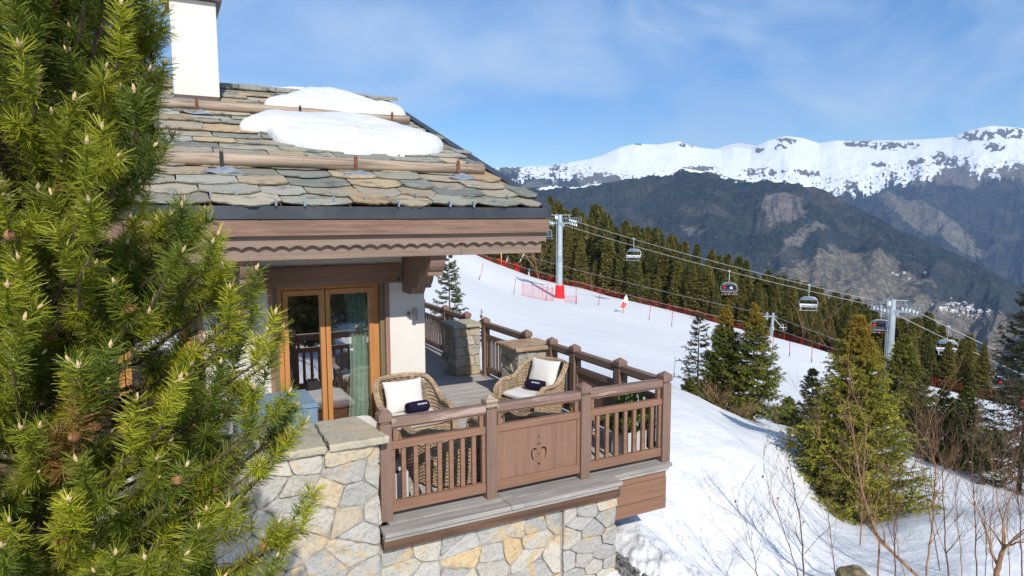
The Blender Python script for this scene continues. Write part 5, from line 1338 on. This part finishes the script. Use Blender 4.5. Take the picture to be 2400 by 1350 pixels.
#sapling(15, [(1600,1352,6.2),(1690,1350,6.3),(1700,1310,6.4)], 'very fine dry twigs at the bottom edge of the snow', .004, MT['twig'], 3, .7, (5, 7))
for k, (x0_, x1_, y1_, D_) in enumerate([(2255,2240,1090,7.9),(2310,2300,1040,8.2),(2365,2352,1030,7.8),(2425,2405,1060,7.4),(2120,2075,1090,8.4),(2205,2140,930,8.8)]):
    sapling(40+k, [(x0_,1352,D_),((x0_*2+x1_)/3+random.uniform(-9,9),1352-(1352-y1_)*.4,D_+.1),((x0_+2*x1_)/3+random.uniform(-9,9),1352-(1352-y1_)*.7,D_+.1),(x1_,y1_,D_+.2)], ['wiry brown sapling right of the reddish fan of twigs','wiry sapling between the ledge spruce and the pale crooked trunk','wiry sapling just left of the thin brown one at the right edge','outermost wiry sapling, cut by the right edge','thin sapling leaning left before the big golden spruce, right of its middle','tall wiry sapling reaching over the right boughs of the big golden spruce','tall wiry sapling between the big golden spruce and the ledge spruce','tall wiry sapling before the middle of the big golden spruce'][k], .007, MT['twig' if k % 2 else 'birch'], 3, .42, (7, 10))
p = gxd(1693, 20.2); t = thing('dry_bush', p+Vector((0, 0, .1)), 'grey brown dry bush at the foot of the dark green spruce', 'bush'); mobj('branches', shrub(31, 16, .85, 1.1, MT['dead'], .018, 2), t)
p = gxd(1742, 19.2); t = thing('dry_bush', p, 'low tangle of dead twigs under the broad spruce', 'bush'); mobj('branches', shrub(32, 14, .7, 1.3, MT['dead'], .014, 2), t)
# rock
rk = bpy.data.meshes.new('rock'); import bmesh
bm = bmesh.new(); bmesh.ops.create_icosphere(bm, subdivisions=4, radius=1)
for v_ in bm.verts:
    q = v_.co.copy(); v_.co = Vector((q.x*.42, q.y*.34, q.z*.26))*(1+.22*noise.noise(q*1.4)+.08*noise.noise(q*4))
bm.to_mesh(rk); bm.free(); rk.materials.append(MT['rock']); o = mobj('rock', rk); p = od(2003, 1356, 6.3); o.scale = (.45, .45, .42); o.location = p; o.rotation_euler = (0, 0, .6); tag(o, 'brown lichen covered boulder top at the bottom edge of the snow', 'rock')

# ------------------------------------------------------------------ chairlift
H1, H2 = od(1316, 501, 112), od(2100, 700, 82)               # pylon tops
B1, B2 = gxd(1312, 112), gxd(2095, 82)
ld = (H2-H1); ldh = Vector((ld.x, ld.y, 0)).normalized(); lx = (CR*.92-Vector((_sy, _cy, 0))*.39); lx.z = 0; lx.normalize()       # across the line
RZ = math.atan2(lx.y, lx.x)
def cyl(mb, p, q, r, n=10): mb.tube([p, q], r, n)
def sheave_train(t, c, d, n, rows=1, sz=.21):
    fr_ = MB(); fr_.bar(c-d*(n*.21)+Vector((0, 0, -.32)), c+d*(n*.21)+Vector((0, 0, -.32)), .14, .10)
    fr_.bar(c-d*(n*.2)+Vector((0, 0, -.05)), c+d*(n*.2)+Vector((0, 0, -.05)), .05, .07); fr_.build('sheave_beam', MT['lift'], t)
    for r in range(rows):
        for i in range(n):
            w = MB(); q = c+d*((i-(n-1)/2)*.40)+Vector((0, 0, (-.02 if rows == 1 else .25-.55*r)))+d*(.12*r)
            w.tube([q-lx*.07, q+lx*.07], sz, 14); w.tube([q-lx*.09, q+lx*.09], sz*.42, 10); w.build('sheave', MT['sheave'] if True else None, t)
def tower(base, top, label, arm, pad, r0, r1, n_s, rows_near):
    t = thing('lift_pylon', base, label, 'lift pylon', 'chairlift pylons'); h = top.z-base.z
    up = Vector((0, 0, 1)); m = MB()
    m.tube([base+up*-1, base+up*h*.42, base+up*h*.47, base+up*h*.80, base+up*h*.84, base+up*h*.99], [r0, r0, r1, r1, r1*1.0, r1*.8], 20); m.build('pole', MT['lift_light'], t, smooth=False, bevel=0)
    m = MB(); m.tube([base+up*h*.43, base+up*h*.50], [r0*1.03, r1*1.04], 20); m.build('pole_collar', MT['lift'], t)
    ha = top.z-1.55; c = Vector((top.x, top.y, ha)); m = MB()
    m.bar(c-lx*arm, c+lx*arm, .30, .26); m.tube([c-up*.7, c+up*.15], [r1*.95, r1*1.55], 12)
    m.bar(c-lx*(arm*.9)+up*1.35, c+lx*(arm*.9)+up*1.35, .10, .12)
    for s in (-1, 1):
        m.bar(c+lx*s*.3+up*.15, c+lx*s*(arm*.62)+up*1.3, .10, .10) if s < 0 else m.bar(c+lx*arm*.95+up*.1, c+lx*arm*.6+up*1.35, .10, .10)
    m.build('crossarm', MT['lift'], t)
    ws = MB()
    for s in (-1, 1):                                         # walkways with guard rails
        e = c+lx*s*arm
        ws.bar(e-ldh*.7+up*.12+lx*s*.55, e+ldh*.7+up*.12+lx*s*.55, .5, .05)
        for k in np.linspace(-.7, .7, 4): ws.bar(e+ldh*k+up*.12+lx*s*.8, e+ldh*k+up*.95+lx*s*.8, .04, .04)
        for hh in (.5, .95): ws.bar(e-ldh*.7+up*hh+lx*s*.8, e+ldh*.7+up*hh+lx*s*.8, .04, .04)
        for k in np.linspace(.3, arm, 5): ws.bar(c+lx*s*k+up*.15, c+lx*s*k+up*.9, .035, .035)
        ws.bar(c+up*.9, c+lx*s*arm+up*.9, .035, .035)
    ws.build('walkway', MT['lift'], t)
    sheave_train(t, c+lx*arm+up*.1, (ldh+up*(-.22)).normalized(), n_s, rows_near); sheave_train(t, c-lx*arm+up*.1, (ldh+up*(-.22)).normalized(), n_s, 1)
    ldr = MB(); o = -CR*(r0+.12)
    for s in (-.17, .17): ldr.bar(base+o+ldh*0+CR*(-.0)+Vector((s*_sy, s*_cy, 0))+up*1, base+o+Vector((s*_sy, s*_cy, 0))+up*(h+.1), .05, .05)
    for k in np.arange(1.2, h, .30): ldr.bar(base+o+Vector((-.17*_sy, -.17*_cy, 0))+up*k, base+o+Vector((.17*_sy, .17*_cy, 0))+up*k, .035, .035)
    ldr.build('ladder', MT['lift_light'], t)
    sg = MB(); q = c-lx*.9+up*.95-Vector((_sy, _cy, 0))*.4; sg.obox(q, CR*.2, Vector((_sy, _cy, 0))*.02, up*.28); sg.build('number_plate', MT['white_paint'], t)
    if pad:
        m = MB(); m.tube([base-up*.5, base+up*.1, base+up*1.9, base+up*2.2], [r0*1.75, r0*1.75, r0*1.62, r0*1.5], 14); m.build('crash_pad', MT['red_pad'], t)
    return t, c
t1, c1 = tower(B1, H1, 'grey chairlift pylon with red crash padding at its foot, beside the roof corner', 2.0, True, .47, .42, 4, 2)
t2, c2 = tower(B2, H2, 'grey chairlift pylon with a broad railed head, standing among the spruces on the right', 1.55, False, .46, .38, 5, 1)
# ropes
def rope(side, pts, label):
    m = MB(); P = []
    for a, b in zip(pts[:-1], pts[1:]):
        sag = (b-a).length*.012
        for k in range(12): t = k/12; P.append(a+(b-a)*t-Vector((0, 0, sag*4*t*(1-t))))
    P.append(pts[-1]); m.tube(P, .032, 5); o = m.build('haul_rope', MT['cable']); tag(o, label, 'cable', 'haul ropes of the chairlift'); return P
def rope_pts(s):
    a, b = c1+lx*2.0*s+Vector((0, 0, .42)), c2+lx*1.55*s+Vector((0, 0, .42)); d = (a-b); e = b-d*.62-Vector((0, 0, 6.5))
    return [a+d*.55+Vector((0, 0, 2.0)), a, b, e]
RP = {1: rope(1, rope_pts(1), 'upper steel haul rope, carrying the empty chairs'), -1: rope(-1, rope_pts(-1), 'lower steel haul rope, carrying the occupied chairs')}
def chair_meshes():
    """origin at the grip; +y is the direction the riders face, x across"""
    m = {}
    h = MB(); h.tube([(0, 0, .0), (0, .02, -.6), (0, -.10, -1.0), (0, -.35, -1.35), (0, -.30, -1.75)], .065, 8); h.box(-.14, .14, -.35, .35, -.06, .10); h.tube([(-.2, -.3, .08), (.2, -.3, .08)], .12, 8); h.tube([(-.2, .3, .08), (.2, .3, .08)], .12, 8); m['hanger'] = h.mesh('hanger', MT['lift_light'], smooth=False)
    c = MB()
    n = 14; k = 8
    b = len(c.v)
    for j in range(k+1):
        a = PI*.12+PI*.50*j/k
        for i in range(n+1): u = i/n*2-1; w_ = 1.55*math.copysign(abs(u)**.8, u); c.v.append((w_*.86, -.55+.95*math.cos(a)*(1-.12*u*u)+.1, -2.42+.62*math.sin(a)*(1-.28*u*u)))
    for j in range(k):
        for i in range(n): q = b+j*(n+1)+i; c.face([q, q+1, q+n+2, q+n+1])
    m['canopy'] = c.mesh('canopy', MT['bubble'], smooth=True)
    f = MB()
    for s in (-1, 1):
        f.tube([(0, -.3, -1.75), (s*.9, -.34, -1.82), (s*1.45, -.36, -2.1), (s*1.62, -.30, -2.6), (s*1.60, -.10, -3.1), (s*1.45, .1, -3.28)], .055, 7)
        f.tube([(s*1.62, -.30, -2.6), (s*1.5, .45, -2.95), (s*1.35, .55, -3.3), (s*1.35, .75, -3.72)], .035, 6)
    f.tube([(-1.45, -.36, -2.1), (1.45, -.36, -2.1)], .04, 6); f.tube([(-1.5, .45, -2.95), (1.5, .45, -2.95)], .035, 6); f.tube([(-1.6, .75, -3.72), (1.75, .75, -3.72)], .04, 6)
    m['frame'] = f.mesh('frame', MT['lift_light'])
    s_ = MB(); s_.box(-1.5, 1.5, -.22, .32, -3.30, -3.18); m['seat'] = s_.mesh('seat', MT['lift_light'])
    s_ = MB(); s_.prism([(-1.5, -.24, -3.17), (1.5, -.24, -3.17), (1.5, -.32, -2.78), (-1.5, -.32, -2.78)], (0, -.05, -.01)); m['backrest'] = s_.mesh('backrest', MT['lift_dark'])
    s_ = MB(); s_.prism([(-1.5, -.235, -3.10), (1.5, -.235, -3.10), (1.5, -.30, -2.86), (-1.5, -.30, -2.86)], (0, .02, .005)); m['back_pad'] = s_.mesh('back_pad', MT['white_paint'])
    return m
MT['bubble'] = flat('tinted_bubble', (.16, .20, .25), .2, .5)
CM = chair_meshes()
def on_rope(side, x):
    best = None
    for a, b in zip(RP[side][:-1], RP[side][1:]):
        for k in range(8):
            p = a+(b-a)*k/8; d = p-CAM; px = 1200+FPX*d.dot(CR)/d.dot(CF)
            if best is None or abs(px-x) < best[0]: best = (abs(px-x), p)
    return best[1]
# people on the lift: one continuous seated body each
def rider_body(seed):
    r = random.Random(seed); V = [(0,0,.10),(0,-.02,.35),(0,-.03,.56),(0,-.02,.66),(0,.0,.78),(0,.01,.88)]; E_ = [(0,1),(1,2),(2,3),(3,4),(4,5)]; RD = [(.17,.13),(.165,.12),(.17,.11),.065,.095,.075]
    for s in (-1, 1):
        i = len(V); V += [(s*.10,.10,.09),(s*.12,.42,.10),(s*.12,.50,-.28),(s*.12,.60,-.36)]; E_ += [(0,i),(i,i+1),(i+1,i+2),(i+2,i+3)]; RD += [.095,.075,.065,.055]
        i = len(V); V += [(s*.21,-.02,.55),(s*.26,.06,.34),(s*.16,.26,.26),(s*.12,.32,.27)]; E_ += [(2,i),(i,i+1),(i+1,i+2),(i+2,i+3)]; RD += [.075,.058,.048,.042]
    return skin_mesh('rider_body', V, E_, RD, 1)
RB = rider_body(1)
JK = {k: jacket('jacket_'+k, c) for k, c in dict(red=(.50,.02,.03), blue=(.02,.06,.35), navy=(.015,.02,.06), yellow=(.75,.55,.03), white=(.75,.76,.8), teal=(.02,.25,.28), black=(.015,.015,.018), orange=(.7,.2,.02)).items()}
def person(label, jk, pants, helmet, parent_pose, group, skis=True):
    loc, rz = parent_pose; me = RB.copy(); me.materials.clear()
    for m_ in (jk, pants, 'skin', 'black'): me.materials.append(MT['skin'] if m_ == 'skin' else JK[m_])
    for p in me.polygons:
        c = p.center; p.material_index = 2 if c.z > .70 else 3 if c.z < -.26 else 1 if (c.z < .16 and c.y > .02) else 0
        p.use_smooth = True
    t = thing('person', loc, label, 'person', group, rz); mobj('body', me, t)
    hm = MB(); hm.lathe([(.10, .0), (.118, .04), (.115, .09), (.08, .145), (.02, .165)], (0, .0, .785), 12); hm.build if False else mobj('helmet', hm.mesh('helmet', JK[helmet], smooth=True), t)
    if skis:
        for s in (-.12, .12):
            k = MB(); k.prism([(s-.05, -.35, -.44), (s+.05, -.35, -.44), (s+.05, 1.2, -.47), (s, 1.38, -.40), (s-.05, 1.2, -.47)], (0, 0, .03)); mobj('ski', k.mesh('ski', JK[random.choice(['red', 'white', 'orange', 'black'])]), t)
    return t
def lift_chair(side, x, label, riders, sc=1.0):
    p = on_rope(side, x); t = thing('lift_chair', p, label, 'lift chair', 'chairs of the chairlift', RZ+PI if side > 0 else RZ)
    t.scale = (sc*.86, sc, sc*1.1)
    for k in ('hanger', 'canopy', 'frame', 'seat', 'backrest', 'back_pad'): mobj(k, CM[k], t)
    for i, (dx, jk, pa, hl, lb) in enumerate(riders):
        M = Matrix.Translation(p) @ Matrix.Rotation(t.rotation_euler.z, 4, 'Z') @ Matrix.Diagonal((sc*.86, sc, sc*1.1, 1)); q = M @ Vector((dx, .02, -3.16))
        person(lb, jk, pa, hl, (q, t.rotation_euler.z), 'skiers riding the chairlift')
    return t
lift_chair(-1, 1278, 'occupied chair half hidden by the eaves corner, left of the padded pylon', [(-.9,'yellow','white','teal','person in a yellow jacket and white trousers on the chair at the eaves corner'),(-.2,'red','navy','black','person in a red jacket on the chair at the eaves corner'),(.5,'teal','red','blue','person in a teal jacket on the chair at the eaves corner')], .8)
lift_chair(1, 1482, 'empty chair nearest to the padded pylon, against the dark wood', [], .8)
lift_chair(-1, 1712, 'occupied chair midway along the rope with an orange ski showing', [(-.9,'red','blue','yellow','person in a red jacket and yellow helmet on the midway chair'),(-.25,'navy','red','black','person in a navy jacket with red trousers on the midway chair'),(.45,'white','navy','blue','person in a white jacket on the midway chair'),(1.0,'black','black','black','person in black on the midway chair')], .8)
lift_chair(1, 1897, 'empty chair between the midway chair and the railed pylon', [], .8)
lift_chair(-1, 2062, 'occupied chair just left of the railed pylon', [(-.95,'red','teal','yellow','person in a red jacket and yellow helmet on the chair at the railed pylon'),(-.3,'black','white','black','person in a black jacket and white trousers on the chair at the railed pylon'),(.4,'navy','orange','blue','person in a navy jacket on the chair at the railed pylon'),(1.0,'blue','black','black','person in a blue jacket on the chair at the railed pylon')], .8)
lift_chair(1, 2226, 'empty chair right of the railed pylon, in front of the far hillside', [], .8)
lift_chair(-1, 2330, 'occupied chair lowest on the rope, near the drooping dark spruce', [(-.7,'blue','navy','black','person in a blue jacket on the lowest chair'),(0,'black','black','blue','person in black on the lowest chair'),(.8,'red','navy','red','person in a red jacket on the lowest chair')], .8)
# small drag lift along the wood
D1, D2 = gxd(1811, 100.5), gxd(2226, 72)
def drag(base, h, label):
    t = thing('drag_lift_mast', base, label, 'lift mast', 'masts of the drag lift'); up = Vector((0, 0, 1)); lean = CR*.25; m = MB()
    m.tube([base-up*.5, base+up*h+lean], [.26, .2], 10); m.build('mast', MT['lift_light'], t)
    m = MB(); c = base+up*(h*.86)+lean*.86; m.bar(c-CR*.9, c+CR*.5, .2, .18); m.bar(c-CR*.9-up*.5, c-CR*.9+up*.7, .3, .12); m.bar(c-CR*.1, c+CR*1.4-up*1.6, .14, .14); m.build('bracket_arm', MT['lift'], t)
    for q in (c-CR*.95, c+CR*1.6-up*1.7): w = MB(); w.tube([q-Vector((_sy, _cy, 0))*.08, q+Vector((_sy, _cy, 0))*.08], .55 if q.z < c.z-.5 else .3, 16, cap=False); w.tube([q-Vector((_sy, _cy, 0))*.05, q+Vector((_sy, _cy, 0))*.05], .12, 8); w.bar(q-CR*.5, q+CR*.5, .04, .06); w.bar(q-up*.5, q+up*.5, .06, .04); w.build('sheave', MT['sheave'], t)
drag(D1, 3.9, 'small grey drag lift mast with a sheave wheel, at the red net')
p = gxd(2108, 70); 
for dy, lb in ((0, 'upper thin cable of the drag lift in front of the wood'), (-1.9, 'lower thin cable of the drag lift in front of the wood')):
    m = MB(); q0, q1, q2 = od(1120, 566, 146), D1+Vector((0, 0, 3.5+dy)), od(2180, 880, 74)+Vector((0, 0, dy*.3))
    q0 = q0+Vector((0, 0, dy*1.4)); P = [q0+(q1-q0)*k/20-Vector((0, 0, 1.3*4*k/20*(1-k/20)*.5)) for k in range(21)]+[q1+(q2-q1)*k/10 for k in range(1, 11)]; m.tube(P, .022, 4); tag(m.build('drag_cable', MT['cable']), lb, 'cable', 'drag lift cables')

# ------------------------------------------------------------------ nets, poles, flags on the piste
def net(pts, h, label, lean=0.0, cell=.16, th=.028, mat_='red_net', post_every=3.2):
    """pts: ground points. lattice of cords with poles as parts"""
    t = thing('safety_net', pts[0], label, 'safety net', 'red safety nets'); m = MB(); up = Vector((0, 0, 1)); O = pts[0]
    P = [pts[0]]; 
    for a, b in zip(pts[:-1], pts[1:]):
        n = max(1, int((b-a).length/cell))
        for k in range(1, n+1): P.append(a+(b-a)*k/n)
    for i, p in enumerate(P): P[i] = Vector((p.x, p.y, gz(p.x, p.y)+.03 if i % 6 == 0 or True else p.z))
    V, F = [], []
    hs = [h*(1+.10*math.sin(i*.13)+.05*math.sin(i*.041)) for i in range(len(P))]
    nv = int(h/cell)
    for i in range(len(P)-1):
        d = (P[i+1]-P[i]).normalized()*th/2
        b = len(V); q = P[i]; V += [q-d, q+d, q+d+up*hs[i], q-d+up*hs[i]]; F.append((b, b+1, b+2, b+3))
        for k in range(nv+1):
            f = k/nv; w_ = th*(2.0 if k in (0, nv) else 1)/2
            b = len(V); V += [P[i]+up*(hs[i]*f-w_), P[i+1]+up*(hs[i+1]*f-w_), P[i+1]+up*(hs[i+1]*f+w_), P[i]+up*(hs[i]*f+w_)]; F.append((b, b+1, b+2, b+3))
    V = np.array([tuple(v-O) for v in V]); mobj('mesh', np_mesh('net_mesh', V, F, MT[mat_]), t)
    s = 0; last = -9
    for i in range(len(P)):
        if i == 0 or (P[i]-P[last if last >= 0 else 0]).length > post_every or i == len(P)-1:
            last = i; k = MB(); k.tube([P[i]-up*.2, P[i]+up*(h*1.22)+CR*random.uniform(-.1, .1)], .032, 6); k.build('net_pole', MT[random.choice(['red_pad', 'red_pad', 'red_pole'])], t)
    return t
def gp(x, y, D): p = od(x, y, D); p.z = gz(p.x, p.y); return p
EN = [gp(*q) for q in NET]
net(EN[0:2]+[gp(1215,637,146)], 1.55, 'bright red net at the top of the piste, under the eaves corner', cell=.15, th=.04, mat_='red_pad')
net([gp(1218,638,145.5)]+EN[2:6], 1.15, 'long dark red net along the wood edge, right of the padded pylon', cell=.17, th=.015)
net(EN[5:8], 1.1, 'red net along the wood edge behind the orange tipped spruces and small drag mast', cell=.17, th=.016)
net(EN[7:], 1.0, 'red net low on the right, running down past the big golden spruce', cell=.19, th=.014)
net([gp(1224,676,104.5), gp(1262,690,104), gp(1297,703,103.5)], 1.75, 'pink red net panel leading to the foot of the padded pylon', cell=.2, th=.026, post_every=1.5)
net([gp(1324,706,103), gp(1352,716,102)], .9, 'short faded net right of the padded pylon', cell=.22, th=.02, post_every=3)
m = MB(); 
def pole(x, y, D, L, lean, label, mat_='red_pole'):
    p = od(x, y, D); p.z = gz(p.x, p.y); m = MB(); O = p.copy()
    t = thing('slalom_pole', p, label, 'pole', 'slalom poles across the piste'); m.tube([p-Vector((0, 0, .2)), p+Vector((0, 0, L))+CR*lean], .035 if D > 60 else .02, 7); m.build('shaft', MT[mat_], t)
    k = MB(); k.tube([p, p+Vector((0, 0, .25*L))+CR*lean*.25], .045 if D > 60 else .026, 7); k.build('sleeve', MT['lift_dark'], t)
for x, y, D, L, ln, lb in [(1123,656,105,2.6,.65,'leaning red slalom pole farthest up the slope, beside the small open spruce'),(1204,678,102,2.5,.3,'red slalom pole just left of the pink net panel'),(1279,701,100,2.6,.35,'red slalom pole in front of the net by the padded pylon'),(1350,722,97,2.5,0,'straight dark pole right of the padded pylon'),(1402,713,100,2.6,.4,'red slalom pole left of the leaning flag'),(1460,733,92,2.3,.12,'red slalom pole beneath the leaning flag'),(1521,753,88,2.1,.2,'red slalom pole on the open slope right of the leaning flag'),(1574,768,85,2.1,.1,'straight red slalom pole left of the slim sapling'),(1633,774,83,1.9,.1,'red slalom pole hidden behind the tip of the slim sapling'),(1741,800,79,2.2,.3,'red slalom pole seen between the orange tipped spruces'),(1798,812,78,2.1,.1,'red slalom pole right of the broad spruce'),(1850,838,72,1.8,0,'dark red pole between the broad spruce and the big golden spruce'),(1902,851,70,1.9,0,'red pole left of the dark twiggy spruce'),(1811,824,76,1.7,0,'thin red pole over the broad spruce')]: pole(x, y, D, L, ln, lb)
pole(1580, 862, 32, 1.05, .05, 'thin grey stake in the snow behind the corner of the railing', 'lift')
# feather flag
def flag(x, y, D, h, lean, label, cloth_, txt=None):
    p = od(x, y, D); p.z = gz(p.x, p.y); t = thing('feather_flag', p, label, 'flag', 'feather flags on the piste'); up = Vector((0, 0, 1)); tip = p+up*h+CR*lean
    k = MB(); k.tube([p-up*.2, p+(tip-p)*.6, tip], .03, 6); k.build('flag_pole', MT['white_paint'], t); d = (tip-p).normalized(); s = d.cross(Vector((_sy, _cy, 0))).normalized()
    if s.dot(CR) < 0: s = -s
    a = p+d*h*.30; outl = [a, a+s*.62+d*.15, a+s*.66+d*h*.45, a+s*.5+d*h*.62, a+s*.15+d*h*.74, a+d*h*.76]
    k = MB(); k.prism(outl[:1]+outl[1:2]+[a+s*.65+d*h*.36, a+d*h*.36], Vector((_sy, _cy, 0))*.02); k.build('red_cloth' if cloth_ == 'flag_red' else 'cloth', MT[cloth_], t)
    k = MB(); k.prism([a+d*h*.365, a+s*.65+d*h*.365]+outl[2:], Vector((_sy, _cy, 0))*.02); k.build('white_cloth', MT['white_paint'], t)
    if txt:
        o = mobj('lettering', text_mesh('lettering', txt, .22, MT['white_paint'], .004), t); ux = d; uy = -s; uz = ux.cross(uy)
        o.matrix_local = Matrix.Translation((a+s*.33+d*h*.18-Vector((_sy, _cy, 0))*.03)-p) @ Matrix((ux, uy, uz)).transposed().to_4x4()
    k = MB(); k.box(p.x-.35, p.x+.35, p.y-.25, p.y+.25, p.z-.05, p.z+.22); k.build('base_weight', MT['lift'], t, bevel=.05)
flag(1447, 722, 93, 2.5, 1.25, 'leaning red and white feather flag on the open piste', 'flag_red', 'CLUB')
flag(1797, 784, 101, 2.0, .7, 'white topped orange feather flag at the net beside the small drag lift mast', 'flag_red')
flag(1183, 617, 150, 2.6, .6, 'white feather flag at the bright red net under the eaves corner', 'white_paint')
# yellow cross pole, leaning white poles with red pads
p = gp(1175, 617, 151); t = thing('marker_post', p, 'yellow marker post with a cross board at the bright red net', 'post'); k = MB(); k.tube([p, p+Vector((0, 0, 3.6))], .10, 8); k.bar(p+Vector((0, 0, 2.9))-CR*.3, p+Vector((0, 0, 2.9))+CR*.3, .1, .2); k.bar(p+Vector((0, 0, 3.4))-CR*.3, p+Vector((0, 0, 3.4))+CR*.3, .1, .2); k.build('post_body', MT['yellow_paint'], t)
for i, (x, y) in enumerate([(1202, 625), (1208, 632)]):
    p = gp(x, y, 148-i); t = thing('padded_prop', p, ['white leaning prop with a red padded foot, upper of the two under the eaves', 'white leaning prop with a red padded foot, lower of the two under the eaves'][i], 'prop', 'leaning props at the top net'); d = (Vector((0, 0, 4.4))+CR*2.2)
    k = MB(); k.tube([p, p+d], .10, 8); k.build('shaft', MT['white_paint'], t); k = MB(); k.tube([p-d*.05, p+d*.27], .42, 10); k.build('padding', MT['red_pad'], t)
# a standing skier by the net
sv = [(0,0,.92),(0,.03,1.15),(0,.06,1.38),(0,.08,1.48),(0,.10,1.62),(0,.10,1.70)]; se = [(0,1),(1,2),(2,3),(3,4),(4,5)]; sr = [(.16,.12),(.17,.12),(.18,.12),.065,.10,.08]
for s in (-1, 1):
    i = len(sv); sv += [(s*.10,.02,.84),(s*.13,.10,.48),(s*.13,.02,.10),(s*.13,.14,.05)]; se += [(0,i),(i,i+1),(i+1,i+2),(i+2,i+3)]; sr += [.10,.08,.065,.06]
    i = len(sv); sv += [(s*.22,.05,1.36),(s*.28,.10,1.10),(s*.26,.30,1.0)]; se += [(2,i),(i,i+1),(i+1,i+2)]; sr += [.075,.06,.05]
sk = skin_mesh('skier_body', sv, se, sr, 1)
for m_ in ('teal', 'white'): sk.materials.append(JK[m_])
sk.materials.append(MT['skin'])
for q in sk.polygons: q.material_index = 2 if q.center.z > 1.52 else 0 if q.center.z > .86 else 1; q.use_smooth = True
p = gp(1240, 643, 142.5); t = thing('person', p, 'person standing in teal jacket and white trousers at the net left of the padded pylon', 'person', None, 2.0); mobj('body', sk, t); k = MB(); k.lathe([(.10, 0), (.12, .05), (.08, .14), (.02, .16)], (0, .10, 1.62), 12); mobj('helmet', k.mesh('helmet', JK['black']), t)
# stay cables of the right pylon and slim yellow markers among its spruces
for i, (x, y, dx) in enumerate([(2082, 830, .6), (2110, 822, 1.6)]):
    p = gp(x, y, 79); t = thing('marker_stake', p, ['yellow tipped stake left of the railed pylon foot', 'leaning yellow and white stake right of the railed pylon foot'][i], 'stake', 'stakes at the railed pylon'); k = MB(); k.tube([p, p+Vector((0, 0, 4.2))+CR*dx], .06, 6); k.build('stake_body', MT['yellow_paint'], t)

# ------------------------------------------------------------------ light, sky, air, camera
world = bpy.data.worlds.new('World'); scene.world = world; world.use_nodes = True; nt = world.node_tree; bg = nt.nodes['Background']
LD = Vector((.16, 1.0, -.74)).normalized(); SUN = -LD
el = math.asin(SUN.z); rot = math.atan2(SUN.x, SUN.y)
sky = nt.nodes.new('ShaderNodeTexSky'); sky.sky_type = 'NISHITA'; sky.sun_disc = False; sky.sun_elevation = el; sky.sun_rotation = rot % (2*PI)
sky.altitude = 1800; sky.air_density = 1.0; sky.dust_density = .3; sky.ozone_density = 2.2
tc = nt.nodes.new('ShaderNodeTexCoord'); mp = nt.nodes.new('ShaderNodeMapping'); mp.inputs['Rotation'].default_value = (.25, .1, 1.25); mp.inputs['Scale'].default_value = (1.2, 5.2, 6.5)
n1 = nt.nodes.new('ShaderNodeTexNoise'); n1.inputs['Scale'].default_value = 1.5; n1.inputs['Detail'].default_value = 7; n1.inputs['Roughness'].default_value = .55; n1.inputs['Distortion'].default_value = .5
rp_ = nt.nodes.new('ShaderNodeValToRGB'); rp_.color_ramp.elements[0].position = .40; rp_.color_ramp.elements[0].color = (0, 0, 0, 1); rp_.color_ramp.elements[1].position = .74; rp_.color_ramp.elements[1].color = (.62, .62, .62, 1)
mxw = nt.nodes.new('ShaderNodeMix'); mxw.data_type = 'RGBA'; mxw.inputs[7].default_value = (6.2, 7.2, 8.6, 1)
hs = nt.nodes.new('ShaderNodeHueSaturation'); hs.inputs['Saturation'].default_value = 1.26; hs.inputs['Value'].default_value = 1.16
L = nt.links.new
L(tc.outputs['Generated'], mp.inputs[0]); L(mp.outputs[0], n1.inputs['Vector']); L(n1.outputs[0], rp_.inputs[0]); L(sky.outputs[0], hs.inputs['Color']); L(hs.outputs[0], mxw.inputs[6]); L(rp_.outputs[0], mxw.inputs[0]); L(mxw.outputs[2], bg.inputs[0])
bg.inputs[1].default_value = .104
sl = bpy.data.lights.new('sun', 'SUN'); sl.energy = 3.95; sl.angle = R(.5); sl.color = (1, .955, .88); so = link(bpy.data.objects.new('sun', sl)); so.rotation_euler = LD.to_track_quat('-Z', 'Y').to_euler(); so.location = (0, -20, 30)
# thin mountain air
hz = MB(); hz.box(-2500, 11500, -200, 12500, -1400, 2600)
hm_ = bpy.data.materials.new('mountain_air'); hm_.use_nodes = True; hn = hm_.node_tree; hn.nodes.clear(); ho = hn.nodes.new('ShaderNodeOutputMaterial'); hv = hn.nodes.new('ShaderNodeVolumePrincipled')
hv.inputs['Color'].default_value = (.40, .62, 1, 1); hv.inputs['Density'].default_value = HAZE; hv.inputs['Anisotropy'].default_value = 0.0
hn.links.new(hv.outputs[0], ho.inputs['Volume'])
if HAZE > 0: o = hz.build('haze', hm_); tag(o, 'thin blue mountain air', kind='stuff')
cam = bpy.data.cameras.new('camera'); cam.sensor_width = 36; cam.lens = FPX/2400*36; cam.clip_start = .05; cam.clip_end = 40000
co = link(bpy.data.objects.new('camera', cam)); co.location = CAM
co.matrix_world = Matrix.Translation(CAM) @ Matrix((CR, CU, -CF)).transposed().to_4x4(); scene.camera = co
scene.view_settings.view_transform = 'Standard'; scene.view_settings.look = 'None'; scene.view_settings.exposure = .36; scene.view_settings.gamma = 1
scene.render.resolution_x, scene.render.resolution_y = 1024, 576
cy_ = scene.cycles; cy_.max_bounces = 8; cy_.transparent_max_bounces = 12; cy_.volume_bounces = 0; cy_.use_denoising = True
